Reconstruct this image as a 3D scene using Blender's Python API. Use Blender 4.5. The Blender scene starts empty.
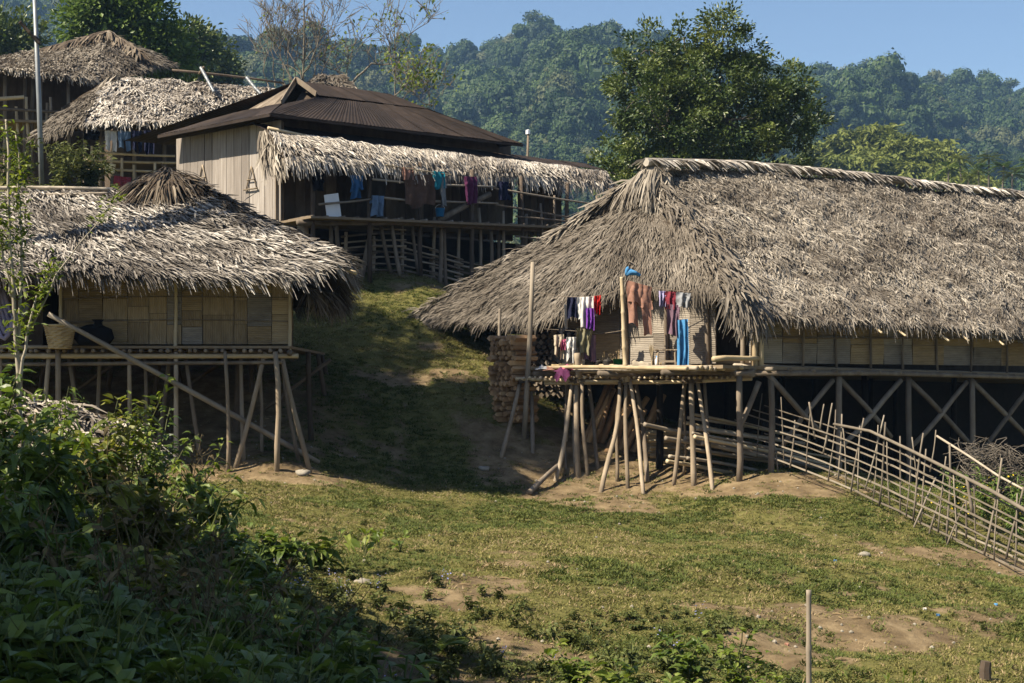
import bpy, math, random
import numpy as np
from mathutils import Vector

rng = np.random.default_rng(11)
random.seed(11)
SC = bpy.context.scene
COL = SC.collection

# ------------------------------------------------------------------ camera
F, H = 1500.0, 390.0          # focal length in pixels, eye level row
cam_d = bpy.data.cameras.new('camera')
cam_d.sensor_width = 36.0
cam_d.lens = 36.0 * F / 1024.0
cam_d.shift_y = (H - 341.5) / 1024.0
cam_d.clip_start = 0.1
cam_d.clip_end = 5000.0
cam = bpy.data.objects.new('camera', cam_d)
cam.location = (0, 0, 0)
cam.rotation_euler = (math.radians(90), 0, 0)
COL.objects.link(cam)
SC.camera = cam

# ------------------------------------------------------------------ sky, sun, exposure
SUN_EL = math.radians(48.0)
SUN_AZ = np.array([-0.9, -0.436])          # horizontal direction towards the sun
world = bpy.data.worlds.new('World')
SC.world = world
world.use_nodes = True
wn = world.node_tree
sky = wn.nodes.new('ShaderNodeTexSky')
sky.sky_type = 'NISHITA'
sky.sun_disc = False
sky.sun_elevation = SUN_EL
sky.sun_rotation = math.atan2(SUN_AZ[0], SUN_AZ[1])
sky.altitude = 300.0
sky.air_density = 1.0
sky.dust_density = 0.7
sky.ozone_density = 2.0
bg = wn.nodes['Background']
bg.inputs['Strength'].default_value = 0.055
wn.links.new(sky.outputs[0], bg.inputs['Color'])

sun_d = bpy.data.lights.new('sun', 'SUN')
sun_d.energy = 5.0
sun_d.angle = math.radians(0.5)
sun_d.color = (1.0, 0.885, 0.69)
sun = bpy.data.objects.new('sun', sun_d)
sv = Vector((SUN_AZ[0] * math.cos(SUN_EL), SUN_AZ[1] * math.cos(SUN_EL), math.sin(SUN_EL)))
sun.rotation_euler = sv.to_track_quat('Z', 'Y').to_euler()
sun.location = sv * 100
COL.objects.link(sun)

SC.view_settings.view_transform = 'Standard'
SC.view_settings.look = 'None'
SC.view_settings.exposure = 1.32
SC.view_settings.gamma = 1.0
SC.view_settings.use_curve_mapping = False
SC.render.engine = 'CYCLES'
SC.cycles.use_denoising = True
SC.cycles.max_bounces = 6
SC.cycles.diffuse_bounces = 3
SC.cycles.transmission_bounces = 4
SC.cycles.volume_bounces = 0
SC.cycles.transparent_max_bounces = 6


# ------------------------------------------------------------------ small maths
def A(*p):
    return np.array(p, dtype=float)


def P(px, py, d):
    """the point at depth d metres that stands at this row and column of the photo"""
    return A((px - 512) / F * d, d, (H - py) / F * d)


def unit(v):
    v = np.asarray(v, float)
    return v / (np.linalg.norm(v, axis=-1, keepdims=True) + 1e-12)


def _hash(ix, iy, seed):
    h = (ix.astype(np.int64) * 374761393 + iy.astype(np.int64) * 668265263 + seed * 974634777) & 0x7fffffff
    h = ((h ^ (h >> 13)) * 1274126177) & 0x7fffffff
    return ((h ^ (h >> 16)) & 0xffff) / 65535.0


def vnoise(x, y, seed=0):
    x = np.asarray(x, float); y = np.asarray(y, float)
    ix = np.floor(x); iy = np.floor(y)
    fx = x - ix; fy = y - iy
    fx = fx * fx * (3 - 2 * fx); fy = fy * fy * (3 - 2 * fy)
    a = _hash(ix, iy, seed); b = _hash(ix + 1, iy, seed)
    c = _hash(ix, iy + 1, seed); d = _hash(ix + 1, iy + 1, seed)
    return (a * (1 - fx) + b * fx) * (1 - fy) + (c * (1 - fx) + d * fx) * fy


def fbm(x, y, seed=0, oct=4):
    s = 0; a = 0.5; n = 0
    for o in range(oct):
        s = s + a * vnoise(np.asarray(x) * 2 ** o, np.asarray(y) * 2 ** o, seed + o * 17); n += a; a *= 0.5
    return s / n


def sstep(a, b, x):
    t = np.clip((np.asarray(x, float) - a) / (b - a), 0, 1)
    return t * t * (3 - 2 * t)


def rnd(a, b):
    return random.uniform(a, b)


# ------------------------------------------------------------------ mesh building
class G:
    """collects vertices, quads and triangles for ONE mesh object"""

    def __init__(s):
        s.v = []; s.q = []; s.t = []; s.r = []; s.n = 0

    def add(s, V, quads=None, tris=None, r=None):
        V = np.asarray(V, float).reshape(-1, 3)
        if quads is not None and len(quads):
            s.q.append(np.asarray(quads, int).reshape(-1, 4) + s.n)
        if tris is not None and len(tris):
            s.t.append(np.asarray(tris, int).reshape(-1, 3) + s.n)
        if r is None:
            r = rnd(0, 1)
        s.r.append(np.full(len(V), r, float) if np.isscalar(r) else np.asarray(r, float))
        s.v.append(V); s.n += len(V)
        return s

    def arrays(s):
        V = np.concatenate(s.v)
        q = np.concatenate(s.q) if s.q else np.zeros((0, 4), int)
        t = np.concatenate(s.t) if s.t else np.zeros((0, 3), int)
        return V, q, t, np.concatenate(s.r)

    def mesh(s, name, mat, origin=(0, 0, 0), smooth=False):
        V, q, t, r = s.arrays()
        V = V - np.asarray(origin)
        me = bpy.data.meshes.new(name)
        me.vertices.add(len(V)); me.vertices.foreach_set('co', V.astype(np.float32).ravel())
        nl = len(q) * 4 + len(t) * 3
        me.loops.add(nl)
        me.loops.foreach_set('vertex_index', np.concatenate([q.ravel(), t.ravel()]).astype(np.int32))
        me.polygons.add(len(q) + len(t))
        ls = np.concatenate([np.arange(len(q)) * 4, len(q) * 4 + np.arange(len(t)) * 3]).astype(np.int32)
        me.polygons.foreach_set('loop_start', ls)
        me.polygons.foreach_set('use_smooth', np.full(len(ls), bool(smooth)))
        at = me.attributes.new('rnd', 'FLOAT', 'POINT')
        at.data.foreach_set('value', r.astype(np.float32))
        me.update(calc_edges=True)
        if mat is not None:
            me.materials.append(mat)
        return me


WORLD = {}


def thing(name, loc, label, cat, group=None, kind=None):
    o = bpy.data.objects.new(name, None)
    o.empty_display_size = 0.3
    o.location = tuple(float(c) for c in loc)
    COL.objects.link(o)
    o['label'] = label; o['category'] = cat
    if group: o['group'] = group
    if kind: o['kind'] = kind
    WORLD[o.name] = np.asarray(loc, float)
    return o


def obj(name, g, mat, parent=None, label=None, cat=None, group=None, kind=None, smooth=False):
    V = np.concatenate(g.v)
    org = A(*((V.min(0) + V.max(0)) / 2))
    if parent is None:
        org[2] = V[:, 2].min()
    me = g.mesh(name, mat, org, smooth)
    o = bpy.data.objects.new(name, me)
    COL.objects.link(o)
    if parent is not None:
        o.parent = parent
        o.location = tuple(org - WORLD[parent.name])
    else:
        o.location = tuple(org)
    WORLD[o.name] = org
    if label: o['label'] = label
    if cat: o['category'] = cat
    if group: o['group'] = group
    if kind: o['kind'] = kind
    return o


def tube(g, pts, rad, n=7, r=None, cap=True):
    pts = np.asarray(pts, float); m = len(pts)
    rad = np.broadcast_to(np.asarray(rad, float), (m,))
    T = np.gradient(pts, axis=0); T = unit(T)
    ref = A(0, 0, 1) if abs(T[0][2]) < 0.8 else A(1, 0, 0)
    V = []
    for i in range(m):
        a = unit(np.cross(T[i], ref)); b = np.cross(a, T[i]); ref = b
        ang = np.arange(n) / n * 2 * np.pi
        V.append(pts[i] + rad[i] * (np.cos(ang)[:, None] * a + np.sin(ang)[:, None] * b))
    V = np.concatenate(V)
    i = np.arange(n); j = (i + 1) % n
    Q = np.concatenate([np.stack([k * n + i, k * n + j, (k + 1) * n + j, (k + 1) * n + i], 1) for k in range(m - 1)])
    t = None
    if cap:
        V = np.concatenate([V, pts[:1], pts[-1:]])
        t = np.concatenate([np.stack([np.full(n, m * n), j, i], 1), np.stack([np.full(n, m * n + 1), (m - 1) * n + i, (m - 1) * n + j], 1)])
    return g.add(V, Q, t, r)


def polepts(p0, p1, bend=0.0, n=5):
    p0 = np.asarray(p0, float); p1 = np.asarray(p1, float)
    L = np.linalg.norm(p1 - p0)
    off = unit(np.cross(unit(p1 - p0), A(rnd(-1, 1), rnd(-1, 1), rnd(-1, 1)))) * bend * L
    t = np.linspace(0, 1, n)[:, None]
    return p0 + (p1 - p0) * t + off * np.sin(t * np.pi) + off * 0.5 * np.sin(t * 2.3 * np.pi) * rnd(-1, 1)


def pole(name, p0, p1, r0, mat, parent, r1=None, bend=0.012, n=5, sides=7, **kw):
    g = G()
    pts = polepts(p0, p1, bend, n)
    rr = np.linspace(r0, r1 if r1 else r0 * 0.85, n) * (1 + rng.uniform(-.07, .07, n))
    tube(g, pts, rr, sides)
    return obj(name, g, mat, parent, smooth=True, **kw)


def bamboo(name, p0, p1, r0, mat, parent, bend=0.01, step=0.33, **kw):
    g = G()
    p0 = np.asarray(p0, float); p1 = np.asarray(p1, float)
    L = np.linalg.norm(p1 - p0); k = max(2, min(14, int(L / step)))
    base = polepts(p0, p1, bend, 9)
    ts = []; rs = []
    for i in range(k):
        a, b = i / k, (i + 1) / k
        ts += [a, a + .06 / k, b - .10 / k]; rs += [1.1, .93, .93]
    ts.append(1.0); rs.append(1.0)
    ts = np.array(ts)
    pts = np.stack([np.interp(ts, np.linspace(0, 1, 9), base[:, c]) for c in range(3)], 1)
    tube(g, pts, r0 * np.array(rs) * np.linspace(1, .82, len(ts)), 7)
    return obj(name, g, mat, parent, smooth=True, **kw)


BOXQ = np.array([[0, 3, 2, 1], [4, 5, 6, 7], [0, 1, 5, 4], [1, 2, 6, 5], [2, 3, 7, 6], [3, 0, 4, 7]])


def slab(g, p0, p1, w, t, side, r=None, warp=0.0):
    """a board from p0 to p1, w wide along `side`, t thick"""
    p0 = np.asarray(p0, float); p1 = np.asarray(p1, float)
    d = unit(p1 - p0); s = np.asarray(side, float); s = unit(s - d * np.dot(s, d)); n = np.cross(d, s)
    V = []
    for p, k in ((p0, 0), (p1, 1)):
        ww = w * (1 + rnd(-warp, warp))
        o = s * rnd(-warp, warp) * w * .5
        V += [p + o - s * ww / 2 - n * t / 2, p + o + s * ww / 2 - n * t / 2, p + o + s * ww / 2 + n * t / 2, p + o - s * ww / 2 + n * t / 2]
    return g.add(np.array(V), BOXQ, None, r)


def board(name, p0, p1, w, t, side, mat, parent, warp=0.06, **kw):
    g = G(); slab(g, p0, p1, w, t, side, None, warp)
    return obj(name, g, mat, parent, **kw)


def grid_sheet(g, Pts, r=0.5, flip=False):
    """Pts: (n, m, 3) grid"""
    n, m = Pts.shape[:2]
    i, j = np.meshgrid(np.arange(n - 1), np.arange(m - 1), indexing='ij')
    a = (i * m + j).ravel()
    Q = np.stack([a, a + 1, a + m + 1, a + m], 1)
    if flip: Q = Q[:, ::-1]
    return g.add(Pts.reshape(-1, 3), Q, None, r)


def leaf_strips(g, root, dirv, nor, L, W, lift=0.1, curl=0.0, droop=0.0, r=None):
    """thatch leaves: tapered bent strips, 2 quads each"""
    n = len(root)
    d = unit(dirv); N = unit(nor)
    s = unit(np.cross(d, N))
    L = np.broadcast_to(L, (n,))[:, None]; W = np.broadcast_to(W, (n,))[:, None]
    lift = np.broadcast_to(lift, (n,))[:, None]; curl = np.broadcast_to(curl, (n,))[:, None]
    droop = np.broadcast_to(droop, (n,))[:, None]
    c0 = root
    c1 = root + d * L * .5 + N * L * (lift * .5 + curl)
    c2 = root + d * L + N * L * lift - A(0, 0, 1) * L * droop
    tw = rng.normal(0, .35, (n, 1))
    s2 = s * np.cos(tw) + N * np.sin(tw)
    V = np.stack([c0 - s * W * .4, c0 + s * W * .4, c1 - s2 * W * .5, c1 + s2 * W * .5, c2 - s2 * W * .12, c2 + s2 * W * .12], 1)
    k = np.arange(n) * 6
    Q = np.concatenate([np.stack([k, k + 1, k + 3, k + 2], 1), np.stack([k + 2, k + 3, k + 5, k + 4], 1)])
    rr = rng.random(n) if r is None else np.broadcast_to(r, (n,))
    return g.add(V.reshape(-1, 3), Q, None, np.repeat(rr, 6))


def plant_leaves(g, root, dirv, up, L, W, droop=0.25, fold=0.25, r=None):
    """broad leaves with a folded midrib, 8 triangles each"""
    n = len(root)
    d = unit(dirv); s = unit(np.cross(d, up)); u = np.cross(s, d)
    L = np.broadcast_to(L, (n,))[:, None]; W = np.broadcast_to(W, (n,))[:, None]
    dr = np.broadcast_to(droop, (n,))[:, None]
    z = A(0, 0, 1)

    def mid(t): return root + d * L * t - z * L * dr * t * t
    m1 = mid(.35); m2 = mid(.7); tip = mid(1.0)
    l1 = mid(.28) - s * W * .5 + u * W * fold; r1 = mid(.28) + s * W * .5 + u * W * fold
    l2 = mid(.62) - s * W * .42 + u * W * fold; r2 = mid(.62) + s * W * .42 + u * W * fold
    V = np.stack([root, m1, m2, tip, l1, r1, l2, r2], 1)
    k = np.arange(n) * 8
    Q = np.concatenate([np.stack([k + 1, k + 2, k + 6, k + 4], 1), np.stack([k + 1, k + 5, k + 7, k + 2], 1)])
    T = np.concatenate([np.stack([k, k + 1, k + 4], 1), np.stack([k, k + 5, k + 1], 1), np.stack([k + 2, k + 3, k + 6], 1), np.stack([k + 2, k + 7, k + 3], 1)])
    rr = rng.random(n) if r is None else np.broadcast_to(r, (n,))
    return g.add(V.reshape(-1, 3), Q, T, np.repeat(rr, 8))


def card_leaves(g, root, dirv, up, L, W, r=None):
    """small far leaves: a diamond folded on its midrib"""
    n = len(root)
    d = unit(dirv); s = unit(np.cross(d, up)); u = np.cross(s, d)
    L = np.broadcast_to(L, (n,))[:, None]; W = np.broadcast_to(W, (n,))[:, None]
    V = np.stack([root, root + d * L * .5 - s * W * .5 + u * W * .15, root + d * L, root + d * L * .5 + s * W * .5 + u * W * .15], 1)
    k = np.arange(n) * 4
    T = np.concatenate([np.stack([k, k + 2, k + 1], 1), np.stack([k, k + 3, k + 2], 1)])
    rr = rng.random(n) if r is None else np.broadcast_to(r, (n,))
    return g.add(V.reshape(-1, 3), None, T, np.repeat(rr, 4))


def sphere_dirs(n):
    v = rng.normal(size=(n, 3))
    return unit(v)


# ------------------------------------------------------------------ materials
def ramp(nt, cols, pos=None):
    c = nt.nodes.new('ShaderNodeValToRGB')
    cols = [tuple(x) + (1.0,) for x in cols]
    pos = pos or list(np.linspace(0, 1, len(cols)))
    el = c.color_ramp.elements
    while len(el) < len(cols): el.new(0.5)
    for e, p, q in zip(el, pos, cols):
        e.position = float(p); e.color = q
    return c


def MAT(name, cols, scale=6.0, stretch=(1, 1, 1), rough=0.85, bump=0.3, bscale=None, wr=0.5, wn_=0.5, wo=0.0,
        transl=0.0, tcol=None, spec=0.2, metal=0.0, pos=None, detail=5, dist=0.0, bdist=0.02, wave=None):
    """cols is read by a mix of the per-piece value (wr), noise (wn_) and the per-object value (wo)"""
    m = bpy.data.materials.new(name); m.use_nodes = True
    nt = m.node_tree; N = nt.nodes; Lk = nt.links
    b = N['Principled BSDF']; out = N['Material Output']
    tc = N.new('ShaderNodeTexCoord'); mp = N.new('ShaderNodeMapping')
    mp.inputs['Scale'].default_value = stretch
    Lk.new(tc.outputs['Object'], mp.inputs['Vector'])
    oi = N.new('ShaderNodeObjectInfo')
    addv = N.new('ShaderNodeVectorMath'); addv.operation = 'MULTIPLY_ADD'
    cmb = N.new('ShaderNodeCombineXYZ')
    for k in range(3): Lk.new(oi.outputs['Random'], cmb.inputs[k])
    Lk.new(cmb.outputs[0], addv.inputs[0]); addv.inputs[1].default_value = (37, 53, 71)
    Lk.new(mp.outputs[0], addv.inputs[2])
    ns = N.new('ShaderNodeTexNoise'); ns.inputs['Scale'].default_value = scale
    ns.inputs['Detail'].default_value = detail; ns.inputs['Roughness'].default_value = 0.62
    ns.inputs['Distortion'].default_value = dist
    Lk.new(addv.outputs[0], ns.inputs['Vector'])
    st = N.new('ShaderNodeMapRange'); st.inputs[1].default_value = .28; st.inputs[2].default_value = .72
    Lk.new(ns.outputs['Fac'], st.inputs[0])
    at = N.new('ShaderNodeAttribute'); at.attribute_name = 'rnd'
    tot = wr + wn_ + wo

    def mul(sock, w):
        q = N.new('ShaderNodeMath'); q.operation = 'MULTIPLY'; Lk.new(sock, q.inputs[0]); q.inputs[1].default_value = w / tot
        return q.outputs[0]

    def add(a, c):
        q = N.new('ShaderNodeMath'); q.operation = 'ADD'; Lk.new(a, q.inputs[0]); Lk.new(c, q.inputs[1]); return q.outputs[0]
    f = add(add(mul(at.outputs['Fac'], wr), mul(st.outputs[0], wn_)), mul(oi.outputs['Random'], wo))
    if wave:
        wv = N.new('ShaderNodeTexWave'); wv.wave_type = 'BANDS'; wv.bands_direction = wave[0]
        wv.inputs['Scale'].default_value = wave[1]; wv.inputs['Distortion'].default_value = wave[3] if len(wave) > 3 else 1.2
        wv.inputs['Detail'].default_value = 2; wv.inputs['Detail Scale'].default_value = 2
        Lk.new(tc.outputs['Object'], wv.inputs['Vector'])
        w2 = N.new('ShaderNodeMath'); w2.operation = 'MULTIPLY_ADD'; Lk.new(wv.outputs['Fac'], w2.inputs[0])
        w2.inputs[1].default_value = wave[2]; Lk.new(f, w2.inputs[2])
        w3 = N.new('ShaderNodeMath'); w3.operation = 'SUBTRACT'; Lk.new(w2.outputs[0], w3.inputs[0]); w3.inputs[1].default_value = wave[2] * .5
        f = w3.outputs[0]
    cr = ramp(nt, cols, pos)
    Lk.new(f, cr.inputs[0])
    Lk.new(cr.outputs[0], b.inputs['Base Color'])
    b.inputs['Roughness'].default_value = rough
    b.inputs['Specular IOR Level'].default_value = spec
    b.inputs['Metallic'].default_value = metal
    if bump:
        nb = N.new('ShaderNodeTexNoise'); nb.inputs['Scale'].default_value = bscale or scale * 3
        nb.inputs['Detail'].default_value = 6; nb.inputs['Roughness'].default_value = .7
        Lk.new(addv.outputs[0], nb.inputs['Vector'])
        bp = N.new('ShaderNodeBump'); bp.inputs['Strength'].default_value = bump; bp.inputs['Distance'].default_value = bdist
        src = nb.outputs['Fac']
        if wave: src = add(mul(nb.outputs['Fac'], .4 * tot), mul(wv.outputs['Fac'], .6 * tot))
        Lk.new(src, bp.inputs['Height']); Lk.new(bp.outputs[0], b.inputs['Normal'])
    if transl > 0:
        tr = N.new('ShaderNodeBsdfTranslucent'); mx = N.new('ShaderNodeMixShader'); mx.inputs[0].default_value = transl
        if tcol:
            hm = N.new('ShaderNodeMix'); hm.data_type = 'RGBA'; hm.blend_type = 'MULTIPLY'; hm.inputs[0].default_value = 1.0
            Lk.new(cr.outputs[0], hm.inputs[6]); hm.inputs[7].default_value = tuple(tcol) + (1,)
            Lk.new(hm.outputs[2], tr.inputs['Color'])
        else:
            Lk.new(cr.outputs[0], tr.inputs['Color'])
        Lk.new(b.outputs[0], mx.inputs[1]); Lk.new(tr.outputs[0], mx.inputs[2]); Lk.new(mx.outputs[0], out.inputs['Surface'])
    return m


def cloth_mat(name, c, c2=None):
    c2 = c2 or tuple(x * .62 for x in c)
    return MAT(name, [c2, c], scale=7, rough=.95, bump=.15, wr=.1, wn_=.9, transl=.2, spec=.05)


m_thatch = MAT('weathered_thatch', [(.045, .036, .028), (.15, .127, .103), (.3, .264, .221), (.48, .432, .368)], scale=1.1, wr=.62, wn_=.38, rough=.8, bump=0, transl=.06, pos=[0, .32, .66, 1])
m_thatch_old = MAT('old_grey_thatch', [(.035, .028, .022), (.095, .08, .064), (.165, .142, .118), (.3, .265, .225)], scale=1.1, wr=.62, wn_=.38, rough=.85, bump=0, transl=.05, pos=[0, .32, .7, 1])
m_thatch_pale = MAT('bleached_thatch', [(.06, .049, .04), (.22, .19, .162), (.46, .415, .365), (.72, .67, .6)], scale=1.2, wr=.62, wn_=.38, rough=.78, bump=0, transl=.07, pos=[0, .3, .62, 1])
m_thatch_hut = MAT('grey_hut_thatch', [(.025, .021, .018), (.115, .1, .087), (.31, .282, .252), (.58, .545, .5)], scale=1.1, wr=.72, wn_=.28, rough=.75, bump=0, transl=.06, pos=[0, .34, .68, 1])
m_thatch_dark = MAT('dark_ridge_thatch', [(.03, .022, .015), (.075, .055, .04), (.15, .12, .09), (.26, .22, .17)], scale=1.5, wr=.7, wn_=.3, rough=.85, bump=0, transl=.05)
m_under = MAT('thatch_underlay', [(.028, .021, .015), (.075, .058, .043)], scale=5, wr=.2, wn_=.8, rough=.95, bump=.6)
m_wood = MAT('weathered_wood', [(.06, .046, .034), (.16, .128, .098), (.29, .245, .195)], scale=5, stretch=(1, 1, .35), wr=.1, wn_=.55, wo=.5, rough=.85, bump=.35)
m_wood_dk = MAT('dark_wood', [(.03, .022, .016), (.075, .056, .042), (.14, .11, .085)], scale=5, stretch=(1, 1, .35), wr=.1, wn_=.55, wo=.5, rough=.85, bump=.35)  # the weathered wood again in darker tones
m_painted_shade = MAT('painted_shade_black', [(.006, .005, .004), (.02, .016, .013)], scale=5, wr=.1, wn_=.9, rough=.9, bump=.3)  # near-black standing in for the deep shade under raised floors
m_stilt = MAT('bare_stilt_wood', [(.085, .065, .046), (.24, .19, .136), (.45, .37, .28)], scale=4, stretch=(1, 1, .3), wr=.1, wn_=.5, wo=.6, rough=.8, bump=.3)
m_bamboo = MAT('dry_bamboo', [(.2, .15, .09), (.38, .3, .19), (.56, .47, .33)], scale=3, stretch=(1, 1, .4), wr=.1, wn_=.5, wo=.5, rough=.55, bump=.1, spec=.35)
m_bamboo_gr = MAT('grey_bamboo', [(.12, .098, .075), (.25, .208, .16), (.41, .355, .285)], scale=4, stretch=(1, 1, .4), wr=.1, wn_=.5, wo=.55, rough=.65, bump=.15, spec=.3)
m_fence = MAT('weathered_split_bamboo', [(.07, .058, .045), (.16, .134, .105), (.3, .26, .21)], scale=4, wr=.1, wn_=.5, wo=.7, rough=.8, bump=.2)
m_plank = MAT('wall_plank_wood', [(.09, .075, .066), (.24, .21, .188), (.42, .385, .355)], scale=3.2, stretch=(7, 7, .3), wr=.1, wn_=.6, wo=.45, rough=.85, bump=.35, wave=None)
m_mat_h = MAT('bamboo_mat_flat', [(.1, .071, .04), (.24, .175, .098), (.37, .285, .17)], scale=3, stretch=(1, 1, 4), wr=.1, wn_=.5, wo=.6, rough=.8, bump=.5, wave=('Z', 9.0, .22))
m_mat_v = MAT('bamboo_mat_upright', [(.1, .073, .044), (.23, .17, .1), (.36, .28, .18)], scale=3, stretch=(4, 4, 1), wr=.1, wn_=.5, wo=.6, rough=.8, bump=.5, wave=('X', 9.0, .22))
m_mat_gr = MAT('grey_bamboo_mat', [(.1, .085, .07), (.21, .182, .152), (.33, .295, .25)], scale=3, stretch=(1, 1, 3), wr=.1, wn_=.5, wo=.6, rough=.85, bump=.5, wave=('Z', 8.0, .2))
m_tin = MAT('rusty_roof_sheet', [(.012, .009, .008), (.026, .019, .016), (.05, .036, .029)], scale=1.3, wr=.05, wn_=.65, wo=.35, rough=.75, bump=.25, spec=.15, bscale=12)
m_log_end = MAT('split_firewood', [(.12, .072, .038), (.32, .2, .108), (.52, .36, .2)], scale=6, wr=.1, wn_=.4, wo=.7, rough=.85, bump=.4)
m_floor = MAT('split_bamboo_floor', [(.12, .09, .06), (.26, .2, .135)], scale=4, wr=.2, wn_=.5, wo=.4, rough=.8, bump=.3)
m_bark = MAT('grey_bark', [(.05, .042, .034), (.15, .13, .108)], scale=7, stretch=(1, 1, .4), wr=.1, wn_=.9, rough=.9, bump=.7)
m_bark_grey = MAT('grey_twig_bark', [(.09, .078, .06), (.2, .175, .14)], scale=7, wr=.1, wn_=.9, rough=.9, bump=.3)
m_bark_pale = MAT('pale_bark', [(.18, .155, .12), (.38, .34, .28)], scale=7, stretch=(1, 1, .4), wr=.1, wn_=.9, rough=.85, bump=.4)
m_pole_metal = MAT('galvanised_pole', [(.13, .14, .155), (.23, .245, .26)], scale=3, wr=.1, wn_=.9, rough=.5, bump=.05, metal=.3, spec=.5)
m_leaf_tree = MAT('glossy_tree_leaf', [(.01, .02, .005), (.034, .06, .012), (.1, .132, .028), (.25, .27, .075)], scale=.5, wr=.65, wn_=.35, rough=.42, bump=0, transl=.22, spec=.45)
m_leaf_bright = MAT('fresh_tree_leaf', [(.028, .052, .009), (.085, .14, .024), (.19, .25, .05)], scale=.4, wr=.6, wn_=.4, rough=.5, bump=0, transl=.3, spec=.35)
m_leaf_shrub = MAT('shrub_leaf', [(.02, .036, .01), (.055, .09, .018), (.12, .165, .03), (.24, .28, .06)], scale=1.2, wr=.6, wn_=.25, wo=.15, rough=.45, bump=0, transl=.33, tcol=(1.3, 1.35, .7), spec=.4)
m_leaf_shrub2 = MAT('yellowing_shrub_leaf', [(.035, .04, .01), (.085, .1, .018), (.17, .18, .03), (.3, .25, .07)], scale=1.2, wr=.65, wn_=.25, wo=.1, rough=.5, bump=0, transl=.33, tcol=(1.3, 1.3, .7), spec=.35)
m_leaf_lime = MAT('young_lime_leaf', [(.05, .085, .014), (.12, .165, .025), (.23, .26, .05)], scale=1.2, wr=.7, wn_=.3, rough=.5, bump=0, transl=.4, tcol=(1.2, 1.2, .6), spec=.35)
m_leaf_weed = MAT('weed_leaf', [(.03, .042, .012), (.08, .098, .026), (.155, .165, .05)], scale=2, wr=.6, wn_=.2, wo=.2, rough=.6, bump=0, transl=.25, spec=.25)
m_grass = MAT('short_turf', [(.042, .044, .014), (.105, .108, .03), (.19, .175, .058), (.34, .275, .13)], scale=2, wr=.45, wn_=.2, wo=.35, rough=.75, bump=0, transl=.25, spec=.15)
m_grass2 = MAT('green_turf', [(.026, .036, .01), (.06, .08, .018), (.11, .13, .03), (.17, .17, .05)], scale=2, wr=.45, wn_=.2, wo=.35, rough=.7, bump=0, transl=.25, spec=.2)
m_dry = MAT('dry_stalk', [(.12, .085, .045), (.27, .2, .115), (.42, .34, .21)], scale=2, wr=.6, wn_=.2, wo=.2, rough=.8, bump=0, transl=.1, spec=.1)
m_stalk = MAT('withered_stalk', [(.05, .04, .022), (.11, .085, .045), (.2, .155, .085)], scale=2, wr=.6, wn_=.2, wo=.2, rough=.8, bump=0, transl=.1, spec=.1)
m_petal = MAT('blue_petal', [(.22, .24, .5), (.4, .42, .75)], scale=2, wr=.7, wn_=.3, rough=.7, bump=0, transl=.3)
m_petal_y = MAT('yellow_petal', [(.55, .36, .02), (.75, .55, .05)], scale=2, wr=.7, wn_=.3, rough=.7, bump=0, transl=.3)
m_stem = MAT('green_stem', [(.05, .06, .02), (.12, .12, .05)], scale=4, wr=.3, wn_=.7, rough=.7, bump=0)
m_forest = MAT('forest_leaf', [(.005, .012, .004), (.016, .034, .009), (.043, .075, .018), (.11, .135, .038)], scale=.1, wr=.45, wn_=.1, wo=.5, rough=.6, bump=0, transl=.15, spec=.2)
m_pale_wood = MAT('pale_forest_leaf', [(.03, .04, .016), (.085, .1, .04), (.16, .165, .085)], scale=.1, wr=.5, wn_=.1, wo=.4, rough=.6, bump=0, transl=.2, spec=.2)
m_bamboo_leaf = MAT('bamboo_grove_leaf', [(.05, .068, .012), (.125, .15, .03), (.23, .25, .065)], scale=.1, wr=.5, wn_=.1, wo=.4, rough=.6, bump=0, transl=.3, spec=.2)
m_stone = MAT('field_stone', [(.14, .125, .1), (.33, .3, .25)], scale=8, wr=.2, wn_=.8, rough=.9, bump=.6)
m_wicker = MAT('wicker', [(.24, .165, .085), (.46, .35, .2), (.62, .5, .32)], scale=8, wr=.35, wn_=.5, rough=.7, bump=.4, wave=('Z', 14.0, .3, .3))


# ------------------------------------------------------------------ terrain
_cp = []
for q in [(512, 683, 13), (800, 683, 13), (1000, 683, 14), (1024, 600, 19.5), (1024, 572, 23.5), (900, 515, 26.5), (850, 490, 28.5), (760, 472, 30.3),
          (700, 487, 29.6), (640, 495, 29.8), (600, 497, 29.6), (540, 485, 30.5), (510, 470, 31), (400, 468, 30.5), (310, 464, 29.2), (230, 468, 28.6),
          (280, 520, 22.5), (400, 560, 19), (600, 560, 19.5), (800, 560, 20.5), (230, 520, 21.5),
          (400, 420, 32.3), (340, 384, 33.2), (450, 386, 33.6), (400, 372, 34.6), (480, 350, 36), (400, 335, 36.3), (330, 290, 38.5), (430, 280, 40), (350, 274, 40.3), (520, 268, 43)]:
    _cp.append(P(*q))
_cp += [A(*q) for q in [(-8, 33, .2), (-8, 29, -1.35), (-11, 29, -1.3), (-11, 36, 1.5), (-5, 35, .9), (-8, 38, 2.5), (-16, 52, 6.8), (-10, 50, 6.0), (-20, 60, 8.2), (-28, 55, 8),
                        (-6, 48, 4.6), (-2, 46, 3.6), (2, 50, 2.6), (7, 34, -1.9), (3, 36, -.9), (10, 38, -2.3), (15, 34, -3.2), (20, 45, -4), (8, 48, -1.5), (0, 42, 2.2),
                        (0, 0, -1.7), (-3, 5, -1.7), (-3, 9, -1.75), (-3.5, 14, -1.85), (-4.2, 20, -1.75), (-7, 24, -1.4), (-8, 15, -1.2), (-8, 6, -1.2), (3, 6, -2.5), (8, 8, -2.6),
                        (12, 20, -3.1), (14, 12, -2.9), (-1.5, 10, -2.3), (-40, 30, 2), (-40, 60, 9), (40, 30, -7), (40, 60, -8), (0, 80, 2), (-20, 85, 9), (30, 85, -8), (-45, 0, -1), (45, 0, -5)]]
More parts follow.
